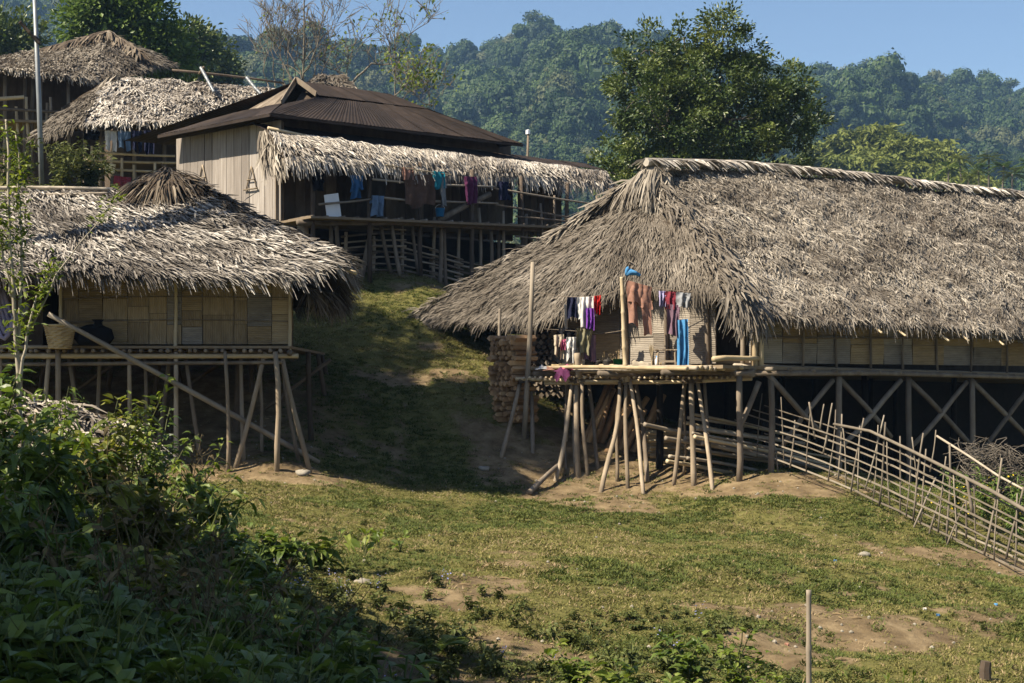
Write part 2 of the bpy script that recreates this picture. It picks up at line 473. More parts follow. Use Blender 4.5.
_cp = np.array(_cp)


def _tpsk(r2):
    return np.where(r2 > 0, r2 * np.log(r2 + 1e-9), 0) * .5


def _fit():
    n = len(_cp); X = _cp[:, :2]
    K = _tpsk(((X[:, None] - X[None]) ** 2).sum(-1)) + np.eye(n) * .25
    Pm = np.concatenate([np.ones((n, 1)), X], 1)
    M_ = np.block([[K, Pm], [Pm.T, np.zeros((3, 3))]])
    return np.linalg.solve(M_, np.concatenate([_cp[:, 2], np.zeros(3)]))


_tw = _fit()
# crest of the far mountain (column in the photo -> row of the crest), laid along y = 760
_cx = np.array([-500, -200, 0, 60, 100, 150, 200, 250, 320, 400, 450, 500, 540, 600, 650, 700, 760, 820, 880, 950, 1024, 1300, 1700])
_cy = 13 + np.array([10, 5, -2, 5, 24, 48, 56, 60, 54, 60, 57, 42, 35, 44, 46, 58, 76, 92, 86, 93, 94, 100, 90])
CREST = 760.0


def tz(x, y):
    x = np.asarray(x, float); y = np.asarray(y, float)
    shp = np.broadcast(x, y).shape
    x = np.broadcast_to(x, shp).ravel(); y = np.broadcast_to(y, shp).ravel()
    xc = np.clip(x, -46, 46); yc = np.clip(y, -5, 88)
    near = np.empty(len(x))
    for s in range(0, len(x), 20000):
        e = slice(s, s + 20000)
        r2 = (xc[e, None] - _cp[None, :, 0]) ** 2 + (yc[e, None] - _cp[None, :, 1]) ** 2
        near[e] = _tpsk(r2) @ _tw[:-3] + _tw[-3] + _tw[-2] * xc[e] + _tw[-1] * yc[e]
    det = (fbm(x * .9, y * .9, 3, 5) - .5) * .28 + (fbm(x * .25, y * .25, 9, 3) - .5) * .25
    near = near + det * sstep(2, 10, y)
    crest = (H - np.interp(512 + F * x / CREST, _cx, _cy)) / F * CREST
    t = (y - 400) / (CREST - 400)
    up = np.where(t < 1, np.clip(t, 0, 1) ** 1.05, 1 - (t - 1) * .25)
    fold = 1 - np.abs(2 * vnoise(x / 75 + fbm(x / 160, y / 160, 5, 2) * 1.6, y / 420, 21) - 1)
    fold2 = 1 - np.abs(2 * vnoise(x / 30 + fbm(x / 80, y / 80, 6, 2) * 1.2, y / 170, 23) - 1)
    env = np.clip(np.minimum(t * 3, (1 - t) * 1.8), 0, 1)
    far = -12 + 46 * sstep(150, 400, y) + (crest - 34) * up + ((fold - .5) * 46 + (fold2 - .5) * 20) * env
    far = far + 34 * np.exp(-(((x - 56) / 34) ** 2 + ((y - 232) / 34) ** 2))
    w = sstep(75, 150, y)
    return (near * (1 - w) + far * w).reshape(shp)


def gz(x, y):
    return float(tz(np.array([x]), np.array([y]))[0])


_dd = np.arange(8.5, 60, .05)


def gp(px, py):
    """where the photo's row and column meet the ground"""
    x = (px - 512) / F * _dd; z = (H - py) / F * _dd
    hit = np.nonzero(tz(x, _dd) >= z)[0]
    i = hit[0] if len(hit) else len(_dd) - 1
    return A(x[i], _dd[i], gz(x[i], _dd[i]))


BARE = [(850, 625, 1.0, .5), (800, 655, .7, .4), (780, 487, 1.6, .6), (690, 480, 1.8, .6), (270, 468, 1.6, .4), (630, 505, .6, .5), (990, 560, 1.5, .4), (420, 379, 1.6, .25), (600, 470, 2.5, 1.2), (160, 430, 3.5, 1.5), (930, 480, 2.0, .8), (760, 610, .7, .3)]
_bare = [(gp(a, b), c, d) for a, b, c, d in BARE]


def bareness(x, y):
    n = fbm(x * .55, y * .55, 40, 4)
    n2 = fbm(x * 1.7, y * 1.7, 50, 4)
    b = sstep(.58, .73, n * .4 + n2 * .6) * .85
    for p, rx, ry in _bare:
        q = ((x - p[0]) / rx) ** 2 + ((y - p[1]) / (ry * 2.2)) ** 2
        b = np.maximum(b, (1 - sstep(.35, 1.5, q + (n2 - .5) * 3.0)) * .95)
    # trodden earth under and behind the stilt houses
    b = np.maximum(b, sstep(.2, .9, np.exp(-(((x - 8) / 7) ** 2 + ((y - 35) / 3.6) ** 2)) + (n2 - .5) * .4))
    b = np.maximum(b, sstep(.2, .9, np.exp(-(((x + 8) / 5) ** 2 + ((y - 32) / 3.0) ** 2)) + (n2 - .5) * .4))
    return np.clip(b, 0, 1)


def graded(lo, hi, fine_lo, fine_hi, step, k=1.09):
    a = list(np.arange(fine_lo, fine_hi, step))
    s = step; v = a[-1]
    while v < hi: s = min(s * k, 9); v += s; a.append(v)
    s = step; v = a[0]; b = []
    while v > lo: s = min(s * k, 9); v -= s; b.append(v)
    return np.array(b[::-1] + a)


gxs = graded(-650, 650, -13, 13, .13); gys = graded(-40, 960, 9, 44, .13)
GX, GY = np.meshgrid(gxs, gys, indexing='ij')
GZ = tz(GX, GY)
g = G(); grid_sheet(g, np.stack([GX, GY, GZ], -1), r=bareness(GX, GY).ravel(), flip=True)


def ground_mat():
    m = bpy.data.materials.new('village_ground'); m.use_nodes = True
    nt = m.node_tree; N = nt.nodes; Lk = nt.links; b = N['Principled BSDF']
    tc = N.new('ShaderNodeTexCoord')

    def noise(sc, det=6, ro=.65):
        n = N.new('ShaderNodeTexNoise'); n.inputs['Scale'].default_value = sc; n.inputs['Detail'].default_value = det; n.inputs['Roughness'].default_value = ro
        Lk.new(tc.outputs['Object'], n.inputs['Vector']); return n.outputs['Fac']
    soil = ramp(nt, [(.065, .045, .026), (.155, .113, .065), (.27, .205, .122)]); Lk.new(noise(2.6), soil.inputs[0])
    soil.color_ramp.elements[0].position = .25; soil.color_ramp.elements[2].position = .75
    turf = ramp(nt, [(.034, .034, .012), (.085, .085, .025), (.15, .136, .048), (.24, .19, .09)]); Lk.new(noise(5.5, 8, .72), turf.inputs[0])
    turf.color_ramp.elements[0].position = .25; turf.color_ramp.elements[3].position = .76
    at = N.new('ShaderNodeAttribute'); at.attribute_name = 'rnd'
    ad = N.new('ShaderNodeMath'); ad.operation = 'MULTIPLY_ADD'; Lk.new(noise(11, 8, .75), ad.inputs[0]); ad.inputs[1].default_value = 1.1; Lk.new(at.outputs['Fac'], ad.inputs[2])
    mr = N.new('ShaderNodeMapRange'); mr.inputs[1].default_value = .72; mr.inputs[2].default_value = 1.15; Lk.new(ad.outputs[0], mr.inputs[0])
    mx = N.new('ShaderNodeMix'); mx.data_type = 'RGBA'; Lk.new(mr.outputs[0], mx.inputs[0]); Lk.new(turf.outputs[0], mx.inputs[6]); Lk.new(soil.outputs[0], mx.inputs[7])
    Lk.new(mx.outputs[2], b.inputs['Base Color'])
    b.inputs['Roughness'].default_value = .95; b.inputs['Specular IOR Level'].default_value = .1
    bp = N.new('ShaderNodeBump'); bp.inputs['Strength'].default_value = .8; bp.inputs['Distance'].default_value = .06
    Lk.new(noise(9, 8, .75), bp.inputs['Height']); Lk.new(bp.outputs[0], b.inputs['Normal'])
    return m


m_ground = ground_mat()
obj('ground', g, m_ground, kind='structure', smooth=True)


# ------------------------------------------------------------------ thatched roofs
def resample(poly, u):
    poly = np.asarray(poly, float)
    s = np.concatenate([[0], np.cumsum(np.linalg.norm(np.diff(poly, axis=0), axis=1))]); s /= max(s[-1], 1e-9)
    return np.stack([np.interp(u, s, poly[:, c]) for c in range(3)], -1)


class Roof:
    def __init__(s, top, bot, sag=0.0, rough=.07, seed=1, rag=.16):
        s.rag = rag
        s.top = np.array(top, float); s.bot = np.array(bot, float)
        a = resample(s.top, np.array([.5]))[0]; b = resample(s.bot, np.array([0., .5, 1.]))
        n = unit(np.cross(b[2] - b[0], a - b[1]))
        s.N = n if n[2] > 0 else -n
        s.sag = sag; s.rough = rough; s.seed = seed
        s.ul = max(np.linalg.norm(np.diff(s.bot, axis=0), axis=1).sum(), np.linalg.norm(np.diff(s.top, axis=0), axis=1).sum())
        s.vl = np.linalg.norm(b[1] - a)

    def S(s, u, v):
        u = np.asarray(u, float); v = np.asarray(v, float)
        t = resample(s.top, u); b = resample(s.bot, u)
        p = t + (b - t) * (v * (1 + s.rag / s.vl * 2 * (.6 * vnoise(u * s.ul * 1.1, v * 0, s.seed + 60) + .4 * vnoise(u * s.ul * 3.1, v * 0, s.seed + 61) - .5)))[..., None]
        off = s.sag * 4 * v * (1 - v)
        off = off + (fbm(u * s.ul * 1.1, v * s.vl * 1.1, s.seed, 3) - .5) * 2 * s.rough + (vnoise(u * s.ul * 4.5, v * s.vl * 3, s.seed + 5) - .5) * s.rough
        return p + s.N * off[..., None]

    def slab(s, g, thick=.16):
        nu = max(6, int(s.ul / .35)); nv = max(5, int(s.vl / .35))
        U, V = np.meshgrid(np.linspace(0, 1, nu), np.linspace(0, 1, nv), indexing='ij')
        Pt = s.S(U, V); lo = Pt - s.N * thick
        grid_sheet(g, Pt, .5); grid_sheet(g, lo, .5, True)
        for e, f in ((Pt[0], lo[0]), (Pt[-1], lo[-1]), (Pt[:, 0], lo[:, 0]), (Pt[:, -1], lo[:, -1])):
            grid_sheet(g, np.stack([e, f], 0), .5)

    def leaves(s, g, du=.06, dv=.11, L=(.3, .6), W=(.035, .08), lift=.12, jit=.28, fringe=1.0, fl=(.3, .6), skew=0.0):
        nv = int(s.vl / dv)
        for k in range(nv + 1):
            v = np.clip((k + rng.uniform(-.4, .4)) / nv, 0, 1)
            wdt = np.linalg.norm(np.diff(s.S(np.linspace(0, 1, 12), np.full(12, v)), axis=0), axis=1).sum()
            n = max(3, int(wdt / du))
            u = np.clip((np.arange(n) + rng.random(n)) / n, 0.0005, .9995)
            vv = np.clip(v + rng.normal(0, .3 / nv, n), 0, 1)
            s._put(g, u, vv, n, L, W, lift, jit, 0.0, skew)
        if fringe:
            n = int(s.ul / du * 2.6 * fringe)
            u = rng.random(n); vv = rng.uniform(.955, 1.0, n)
            s._put(g, u, vv, n, fl, W, -.02, jit * .8, .35, skew)

    def _put(s, g, u, vv, n, L, W, lift, jit, droop, skew):
        e = 1e-3
        p = s.S(u, vv)
        tv = unit(resample(s.bot, u) - resample(s.top, u))
        tu = unit(s.S(np.clip(u + .01, 0, 1), vv) - s.S(np.clip(u - .01, 0, 1), vv))
        clump = (vnoise(u * s.ul * 2.2, vv * s.vl * 2.2, s.seed + 31) - .5) * 2
        a = rng.normal(0, jit, n) + skew + clump * .3
        d = tv * np.cos(a)[:, None] + tu * np.sin(a)[:, None]
        cl = vnoise(u * s.ul * 1.6, vv * s.vl * 1.9, s.seed + 77)
        big = fbm(u * s.ul * .45, vv * s.vl * .8, s.seed + 90, 3)
        rr = np.clip(rng.random(n) * .75 + (cl - .5) * .6 + (big - .5) * .9 + .12, 0, 1)
        leaf_strips(g, p + s.N * .015, d, np.broadcast_to(s.N, d.shape), rng.uniform(*L, n), rng.uniform(*W, n),
                    rng.normal(lift, .09, n) + (cl - .5) * .16, rng.normal(.03, .05, n), droop * rng.uniform(.2, 1.6, n), rr)


def hanging(g, line, n, L, out=(0, -1, 0), W=(.025, .06), spread=.35, rlo=0, rhi=1):
    """leaves that hang down from a line"""
    u = rng.random(n); p = resample(line, u)
    d = np.stack([rng.normal(0, spread, n), rng.normal(0, spread, n), np.full(n, -1.0)], 1) + np.asarray(out) * rng.uniform(0, .6, (n, 1))
    nor = np.broadcast_to(np.asarray(out, float), d.shape) + rng.normal(0, .35, d.shape)
    leaf_strips(g, p, d, nor, rng.uniform(*L, n), rng.uniform(*W, n), rng.normal(.05, .08, n), rng.normal(.02, .05, n), .15, rng.uniform(rlo, rhi, n))


def thatch_parts(house, faces, mat, base_faces=(), **kw):
    gb = G()
    for f in list(faces) + list(base_faces): f.slab(gb)
    roof = obj('roof', gb, m_under, house)
    gl = G()
    for f in faces: f.leaves(gl, **kw)
    t = obj('thatch', gl, mat, roof, kind='stuff')
    return roof


def ridge_roll(line, mat, parent, r=.1, n=500, L=(.28, .45)):
    g = G()
    u = np.linspace(0, 1, max(12, int(n / 30)))
    pts = resample(line, u); pts[:, 2] += .03 * np.sin(u * 90) + .02
    tube(g, pts, r, 7)
    for s in (-1, 1):
        q = rng.random(n); p = resample(line, q) + A(0, 0, r)
        ax = unit(np.asarray(line[-1]) - np.asarray(line[0])); sd = unit(np.cross(ax, A(0, 0, 1))) * s
        d = sd * rng.uniform(.5, 1.0, (n, 1)) + ax * rng.uniform(.3, 1.1, (n, 1)) * s - A(0, 0, 1) * rng.uniform(.4, .9, (n, 1))
        leaf_strips(g, p, d, np.broadcast_to(A(0, 0, 1) + sd * .4, d.shape), rng.uniform(*L, n), rng.uniform(.05, .1, n), rng.normal(.1, .06, n), .04, .1)
    return obj('ridge_roll', g, mat, parent, kind='stuff')


def mat_wall(parent, p0, dirv, length, z0, z1, cols, rows, mats, irregular=.12, skip=None, t=.03, name='wall_panel'):
    """panels of woven bamboo, one object each, joints open by a finger"""
    dirv = unit(A(dirv[0], dirv[1], 0)); nrm = A(dirv[1], -dirv[0], 0)
    xs = np.linspace(0, 1, cols + 1); xs[1:-1] += rng.uniform(-irregular, irregular, cols - 1) / cols
    for i in range(cols):
        rws = rows if np.isscalar(rows) else random.choice(rows)
        zs = np.linspace(0, 1, rws + 1); zs[1:-1] += rng.uniform(-irregular, irregular, rws - 1) / rws
        for j in range(rws):
            a, b = xs[i] * length, xs[i + 1] * length
            c, d = z0 + (z1 - z0) * zs[j], z0 + (z1 - z0) * zs[j + 1]
            if skip and skip((a + b) / 2, (c + d) / 2): continue
            mid = A(*p0[:2], 0) + dirv * (a + b) / 2 + nrm * rnd(-.012, .012)
            tl = nrm * rnd(-.02, .02)
            board(name, A(mid[0] + tl[0], mid[1] + tl[1], c + .004), A(mid[0] - tl[0], mid[1] - tl[1], d - .004), (b - a) - .012, t, dirv, random.choice(mats), parent, warp=.01)


def wall_sheet(parent, p0, p1, z0, z1, mat, t=.05, name='wall'):
    board(name, A(p0[0], p0[1], (z0 + z1) / 2), A(p1[0], p1[1], (z0 + z1) / 2), z1 - z0, t, A(0, 0, 1), mat, parent, warp=0)


# ---- the large thatched house on the right -------------------------------------------------
W0 = A(4.76, 30.0, 0); RU = unit(A(.866, .5, 0)); RV = unit(A(-.65, .76, 0)); RF = .50


def rp(a, b, z): return W0 + RU * a + RV * b + A(0, 0, z)


def wall_a(px):
    k = (px - 512) / F
    return (k * W0[1] - W0[0]) / (RU[0] - k * RU[1])


hr = thing('thatched_stilt_house', (8, 33, gz(8, 33)), 'large stilt house with broad grey leaf-thatch roof and laundry porch, right of the lawn', 'house', 'thatched village houses')
ridge = [P(652, 167, 34.2), P(740, 169, 35.5), P(860, 180, 37.5), P(930, 189, 38.7), P(1024, 199, 40.5)]
ridge.append(ridge[-1] + A(5.2, 3.1, -.1))
eave = [P(743, 300, 29), P(772, 312, 29.35), P(800, 318, 29.7), P(880, 323, 30.8), P(960, 328, 31.9), P(1024, 333, 32.9)]
eave.append(eave[-1] + A(5.0, 2.9, -.05))
hipe = [P(418, 318, 37.2), P(455, 319, 36.1), P(490, 318, 35), P(540, 321, 33.5), P(565, 312, 33.0), P(630, 287, 32.1), P(690, 284, 30.9), P(743, 300, 29)]
f1 = Roof(ridge, eave, sag=-.05, rough=.09, seed=3)
f2 = Roof([P(634, 198, 34.9), P(650, 190, 34.2), P(668, 192, 33.6)], hipe, sag=.12, rough=.07, seed=8)
f2.bot[-1] = f1.bot[0]
fb = Roof([q - A(0, 0, .12) for q in reversed(ridge)], [hipe[0] + A(20.4, 11.5, -.2), hipe[0] + A(10.4, 6, -.2), hipe[0] + A(.5, .5, -.2)], seed=5)
rr = thatch_parts(hr, [f1], m_thatch, [f2, fb], du=.03, dv=.056, L=(.15, .36), W=(.014, .034), lift=.075, jit=.4, fl=(.18, .42))
gl = G(); f2.leaves(gl, du=.03, dv=.056, L=(.15, .36), W=(.014, .034), lift=.05, jit=.28, fl=(.18, .4))
# the ragged corner where both faces meet
hipl = [P(655, 185, 34.0), P(700, 240, 31.6), P(738, 296, 29.1)]
u = rng.random(900) ** .8; p = resample(hipl, u) + rng.normal(0, .12, (900, 3))
dn = unit(np.asarray(hipl[-1]) - np.asarray(hipl[0])); d = dn + rng.normal(0, .22, (900, 3)) * A(1, 1, .4)
leaf_strips(gl, p + A(0, -.05, .06), d, np.broadcast_to(A(-.1, -.6, .8), d.shape), rng.uniform(.3, .65, 900), rng.uniform(.025, .055, 900), rng.normal(.06, .06, 900), .03, .08)
hanging(gl, [P(728, 290, 29.1), P(742, 298, 28.95), P(765, 306, 29.25)], 300, (.35, .8), (0, -1, 0), W=(.02, .05), rlo=.35)
bl = [P(636, 190, 34.9), P(585, 226, 35.6), P(500, 270, 36.5), P(420, 318, 37.2)]
u = rng.random(1700); p = resample(bl, u) + rng.normal(0, .07, (1700, 3)); dn = unit(bl[-1] - bl[0]); d = dn + rng.normal(0, .3, (1700, 3)) - A(0, .12, .12)
leaf_strips(gl, p + A(0, -.03, .1), d, np.broadcast_to(A(-.3, -.3, .9), d.shape), rng.uniform(.22, .45, 1700), rng.uniform(.025, .05, 1700), rng.normal(.05, .08, 1700), .03, .1)
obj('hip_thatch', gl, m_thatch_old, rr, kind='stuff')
gl = G()
hanging(gl, [P(672, 176, 33.6), P(655, 167, 33.5), P(645, 165, 33.7)], 330, (.6, 1.0), (-.5, -.6, 0), spread=.16, rlo=.25)
hanging(gl, [P(645, 165, 33.7), P(634, 178, 34.2), P(622, 192, 34.9)], 320, (.45, .85), (-.8, -.3, 0), spread=.2, rlo=.1, rhi=.8)
u = rng.random(420); p = resample([P(640, 180, 34.6), P(560, 236, 35.7)], u)
d = A(-1.0, .05, -.62) + rng.normal(0, .22, (420, 3))
leaf_strips(gl, p + A(0, 0, .05), d, np.broadcast_to(A(-.3, -.5, .8), d.shape), rng.uniform(.3, .65, 420), rng.uniform(.05, .1, 420), .1, .04, .1, rng.uniform(0, .7, 420))
obj('gable_fringe', gl, m_thatch, rr, kind='stuff')
rl = [q + A(0, 0, .1) for q in ridge]; rl[0] = P(646, 163, 33.5)
ridge_roll(rl, m_thatch_pale, rr, .1, 900)
# rafter tips under the eave
for px, py in ((878, 330), (902, 333), (945, 338), (965, 338), (760, 322), (1000, 342)):
    d = 28.9 + (px - 743) * .0139
    bamboo('rafter', P(px - 12, py - 9, d + .15), P(px + 4, py + 3, d - .25), .028, m_bamboo, hr)
# floor, beams, walls
g = G(); slab(g, rp(-.2, 3.3, RF - .05), rp(17, 3.3, RF - .29), 6.8, .07, RV); obj('floor', g, m_floor, hr)
pole('floor_beam', rp(-.5, -.12, RF - .17), rp(14, -.12, RF - .38), .055, m_wood, hr)
pole('floor_beam', rp(-.3, .1, RF - .02), rp(14, .05, RF - .22), .06, m_bamboo_gr, hr)
pole('floor_beam', rp(-.1, -.2, RF - .16), rp(-.1, 6.8, RF - .16), .09, m_wood, hr)
pole('sill_pole', rp(-1.2, -.3, RF + .1), rp(.15, -.08, RF + .13), .055, m_bamboo, hr)
for i in range(24):
    a = .25 + i * .58
    if a < 14: pole('joist', rp(a, -.28 + rnd(-.08, .08), RF - .08 - .014 * a), rp(a, 1.6, RF - .08 - .014 * a), rnd(.035, .05), m_wood, hr)
mat_wall(hr, rp(0, 0, 0), RU, 12.5, RF + .04, 1.72, 14, (2, 3, 3), [m_mat_gr, m_mat_gr, m_mat_h], .1)
for px in (752, 758, 800, 834, 868, 900, 935, 968, 1004, 1030):
    a = wall_a(px)
    pole('wall_post' if px < 760 else 'wall_batten', rp(a, -.07, RF - .1 - .012 * a), rp(a + rnd(-.05, .05), -.07, 1.74), .06 if px < 760 else .028, m_bamboo if px < 760 else m_wood, hr)
for z in (RF + .55, RF + 1.1):
    pole('wall_batten', rp(.2, -.06, z), rp(12.5, -.06, z - .12), .022, m_wood, hr)
# porch wall (seen at the left of the corner): door gap next to the corner
mat_wall(hr, rp(0, 6.6, 0), -RV, 5.0, RF + .04, 2.5, 5, (3, 3), [m_mat_gr, m_mat_gr, m_mat_h], .1)
mat_wall(hr, rp(0, 1.6, 0), -RV, .7, RF + .04, 2.0, 1, (3, 3), [m_mat_gr], .1)
for b in (.12, 1.05, 2.2, 3.4, 4.8):
    pole('wall_post', rp(-.07, b, RF - .1), rp(-.07, b, 1.75 + .2 * b), .05, m_wood, hr)
wall_sheet(hr, rp(.1, 6.7, 0), rp(18, 6.7, 0), RF, 2.3, m_wood_dk)
wall_sheet(hr, rp(-.1, 7.0, 0), rp(24, 7.0, 0), -4.5, RF, m_painted_shade, name='underfloor_shade_sheet')  # added sheet, painted near-black as the shade below the floor
wall_sheet(hr, rp(1.3, .6, 0), rp(1.3, 6.4, 0), RF, 2.1, m_wood_dk, name='inner_wall')
# porch floor to the left of the walls
for i in range(15):
    bamboo('porch_floor_pole', rp(-1.65 + i * .105, .1 + rnd(-.35, .3), RF - .07 + rnd(-.02, .02)), rp(-1.65 + i * .105, 5.4 + rnd(-.3, .2), RF - .07), rnd(.035, .05), m_bamboo_gr if i % 3 else m_bamboo, hr, step=.8)
for b in (0.4, 2.2, 4.2, 5.3):
    pole('porch_joist', rp(-1.8, b, RF - .16), rp(.3, b, RF - .16), .06, m_wood, hr)
for px, py0, d in ((500, 322, 33.8), (566, 318, 32.6)):
    p = P(px, py0, d); bamboo('porch_post', A(p[0], p[1], gz(p[0], p[1]) - .1), p + A(0, .05, .3), .045, m_bamboo_gr, hr)
# stilts of the long side
for px in (735, 767, 835, 904, 968, 1032, 1092, 1150):
    a = wall_a(px); b = rp(a, -.1, 0)
    pole('stilt', A(b[0], b[1], gz(b[0], b[1]) - .15), rp(a, -.1, RF - .2 - .012 * a), .066, m_wood, hr, r1=.06, sides=8)
for i in range(5):
    for j in (2.4, 4.8, 6.6):
        a = -.1 + i * 2.9; b = rp(a, j, 0)
        pole('stilt', A(b[0], b[1], gz(b[0], b[1]) - .15), rp(a, j, RF - .1), .08, m_painted_shade, hr)  # inner rows near-black too: underfloor shade put into their colour
for (x0, y0, x1, y1) in ((763, 374, 812, 427), (832, 380, 792, 432), (836, 376, 880, 425), (900, 380, 850, 436), (906, 378, 968, 444), (966, 382, 922, 434), (970, 380, 1014, 424), (758, 382, 742, 420), (1032, 384, 990, 440), (1034, 384, 1074, 430), (1092, 385, 1052, 432), (1094, 385, 1134, 430), (1150, 386, 1112, 432)):
    a0, a1 = wall_a(x0), wall_a(x1)
    q0 = rp(a0, -.02 - .1 * (x0 % 2), 0); q1 = rp(a1, -.02 - .1 * (x0 % 2), 0)
    q0[2] = (H - y0) / F * q0[1]; q1[2] = (H - y1) / F * q1[1]
    q1 = q0 + (q1 - q0) * 1.25
    pole('brace', q0, q1, .06, m_wood, hr, r1=.052)

# ---- drying platform in front of the porch -------------------------------------------------
pl = thing('drying_platform', (2.4, 31, gz(2.4, 31)), 'rickety bamboo drying platform on splayed stilts beside the large thatched house', 'platform')


def stilt_to(name, top, px, py, r, mat, parent, over=.1, bend=.02):
    b = gp(px, py)
    # keep the foot under the platform rather than far off down the slope
    d = min(max(b[1], top[1] - 1.2), top[1] + 1.2)
    x = (px - 512) / F * d
    return pole(name, A(x, d, gz(x, d) - over), top, r, mat, parent, bend=bend, n=7)


def fd(px): return 32.4 - (px - 520) * .0105     # depth of the platform's front edge


for (tx, bx, by, r, dk) in ((521, 500, 469, .05, 0), (531, 533, 467, .05, 1), (572, 554, 482, .05, 0), (577, 578, 477, .075, 0), (582, 588, 477, .045, 0), (568, 567, 473, .03, 1), (588, 598, 469, .045, 1),
                            (621, 600, 498, .052, 0), (622, 617, 482, .04, 0), (626, 628, 489, .045, 0), (630, 644, 497, .045, 0), (635, 648, 483, .055, 1),
                            (685, 673, 485, .05, 0), (683, 683, 475, .03, 0), (691, 694, 486, .062, 0), (697, 713, 491, .045, 0), (704, 712, 480, .04, 1)):
    d = fd(tx) + rnd(-.1, .25) + (.7 if dk else 0)
    stilt_to('stilt', P(tx, 379, d), bx, by, r, m_wood if dk else m_stilt, pl, bend=.025)
tall = pole('laundry_pole', A(*(P(524, 376, 32.4)[:2]), gz(.26, 32.4) - .1), P(533, 262, 32.3), .062, m_bamboo_gr, pl, r1=.05)
bamboo('laundry_pole', P(627, 382, 31.1), P(622, 277, 31.1), .055, m_bamboo, pl)
pole('laundry_pole', P(579, 378, 31.7), P(577, 353, 31.7), .07, m_stilt, pl, r1=.065)
# rope lashings where the stilts meet the deck
for px, dy in ((522, 0), (531, 0), (573, 0), (578, 1), (584, 0), (622, 0), (627, 1), (631, 0), (686, 0), (691, 1), (698, 0)):
    g = G(); c = P(px, 381 + dy, fd(px) + .05); t = np.linspace(0, 6.283 * 3, 25); tube(g, np.stack([c[0] + .085 * np.cos(t), c[1] + .085 * np.sin(t), c[2] - .04 + .03 * t / 6.283], 1), .012, 5); obj('lashing', g, m_wood_dk, pl, smooth=True)
# rails and deck poles
for k, (x0, y0, x1, y1, r, dd) in enumerate(((516, 379, 640, 381, .045, 0), (545, 383, 752, 379, .05, .1), (590, 372, 745, 372, .05, .3), (516, 374, 620, 372, .045, .5), (660, 363, 760, 361, .06, 1.0), (560, 366, 700, 366, .05, 1.4))):
    bamboo('deck_rail', P(x0, y0, fd(x0) + dd), P(x1, y1, fd(x1) + dd), r, m_bamboo if k != 2 else m_wood, pl)
for i in range(40):
    px = 524 + i * 5.5
    z = .005 * (i % 3)
    bamboo('deck_pole', P(px, 378, fd(px) - rnd(.05, .16)) + A(0, 0, z), A(*(P(px, 374, fd(px))[:2] + A(rnd(.2, .5), 2.1 + rnd(-.2, .2))), (H - 374.5) / F * fd(px) + z), rnd(.026, .036), m_bamboo if i % 3 else m_bamboo_gr, pl, step=.6)

# ---- fence in front of the right house ------------------------------------------------------
FA = A(5.2, 30.3); FB_ = A(.341 * 23.4, 23.4)


def fpt(px):
    k = (px - 512) / F
    s = (k * FA[1] - FA[0]) / ((FB_ - FA)[0] - k * (FB_ - FA)[1])
    return FA + (FB_ - FA) * s


fe = thing('slat_fence', (*fpt(900), gz(*fpt(900))), 'long sagging fence of split bamboo slats and crooked sticks running down the right edge', 'fence')
_fx = np.array([740, 770, 800, 835, 870, 900, 930, 960, 990, 1024, 1060, 1200])
_fb = np.array([447, 457, 467, 481, 497, 511, 526, 541, 555, 571, 585, 622])
_ft = np.array([396, 404, 413, 424, 437, 449, 463, 478, 493, 510, 529, 575])
for k in range(8):
    fr = k / 7.5
    lim = 1060 if k < 7 else 1060
    st = 736 + 9 * (k % 4)
    for x0, x1 in ((st, 860 + k * 7), (855 + k * 7, 965 - k * 5), (958 - k * 5, 1062), (1055, 1200)):
        xs = np.linspace(x0, x1, 6); pts = []
        for x in xs:
            q = fpt(x); y = np.interp(x, _fx, _fb) * (1 - fr) + np.interp(x, _fx, _ft) * fr + rnd(-.7, .7)
            nrm = unit(A(-(FB_ - FA)[1], (FB_ - FA)[0]))
            q = q + nrm * (.03 if k % 2 else -.03)
            pts.append(A(q[0], q[1], (H - y) / F * q[1]))
        pts = np.array(pts); g = G()
        for a, b in zip(pts[:-1], pts[1:]): pass
        T = unit(np.gradient(pts, axis=0)); up = A(0, 0, 1); sd = unit(np.cross(T, up))
        w, t = rnd(.009, .016), .007
        ring = np.stack([pts + sd * t + up * w, pts - sd * t + up * w, pts - sd * t - up * w, pts + sd * t - up * w], 1)
        n = len(pts); Q = []
        for i in range(n - 1):
            for j in range(4): Q.append([i * 4 + j, i * 4 + (j + 1) % 4, (i + 1) * 4 + (j + 1) % 4, (i + 1) * 4 + j])
        Q += [[0, 3, 2, 1], [n * 4 - 4, n * 4 - 3, n * 4 - 2, n * 4 - 1]]
        g.add(ring.reshape(-1, 3), Q)
        obj('slat', g, m_fence, fe)
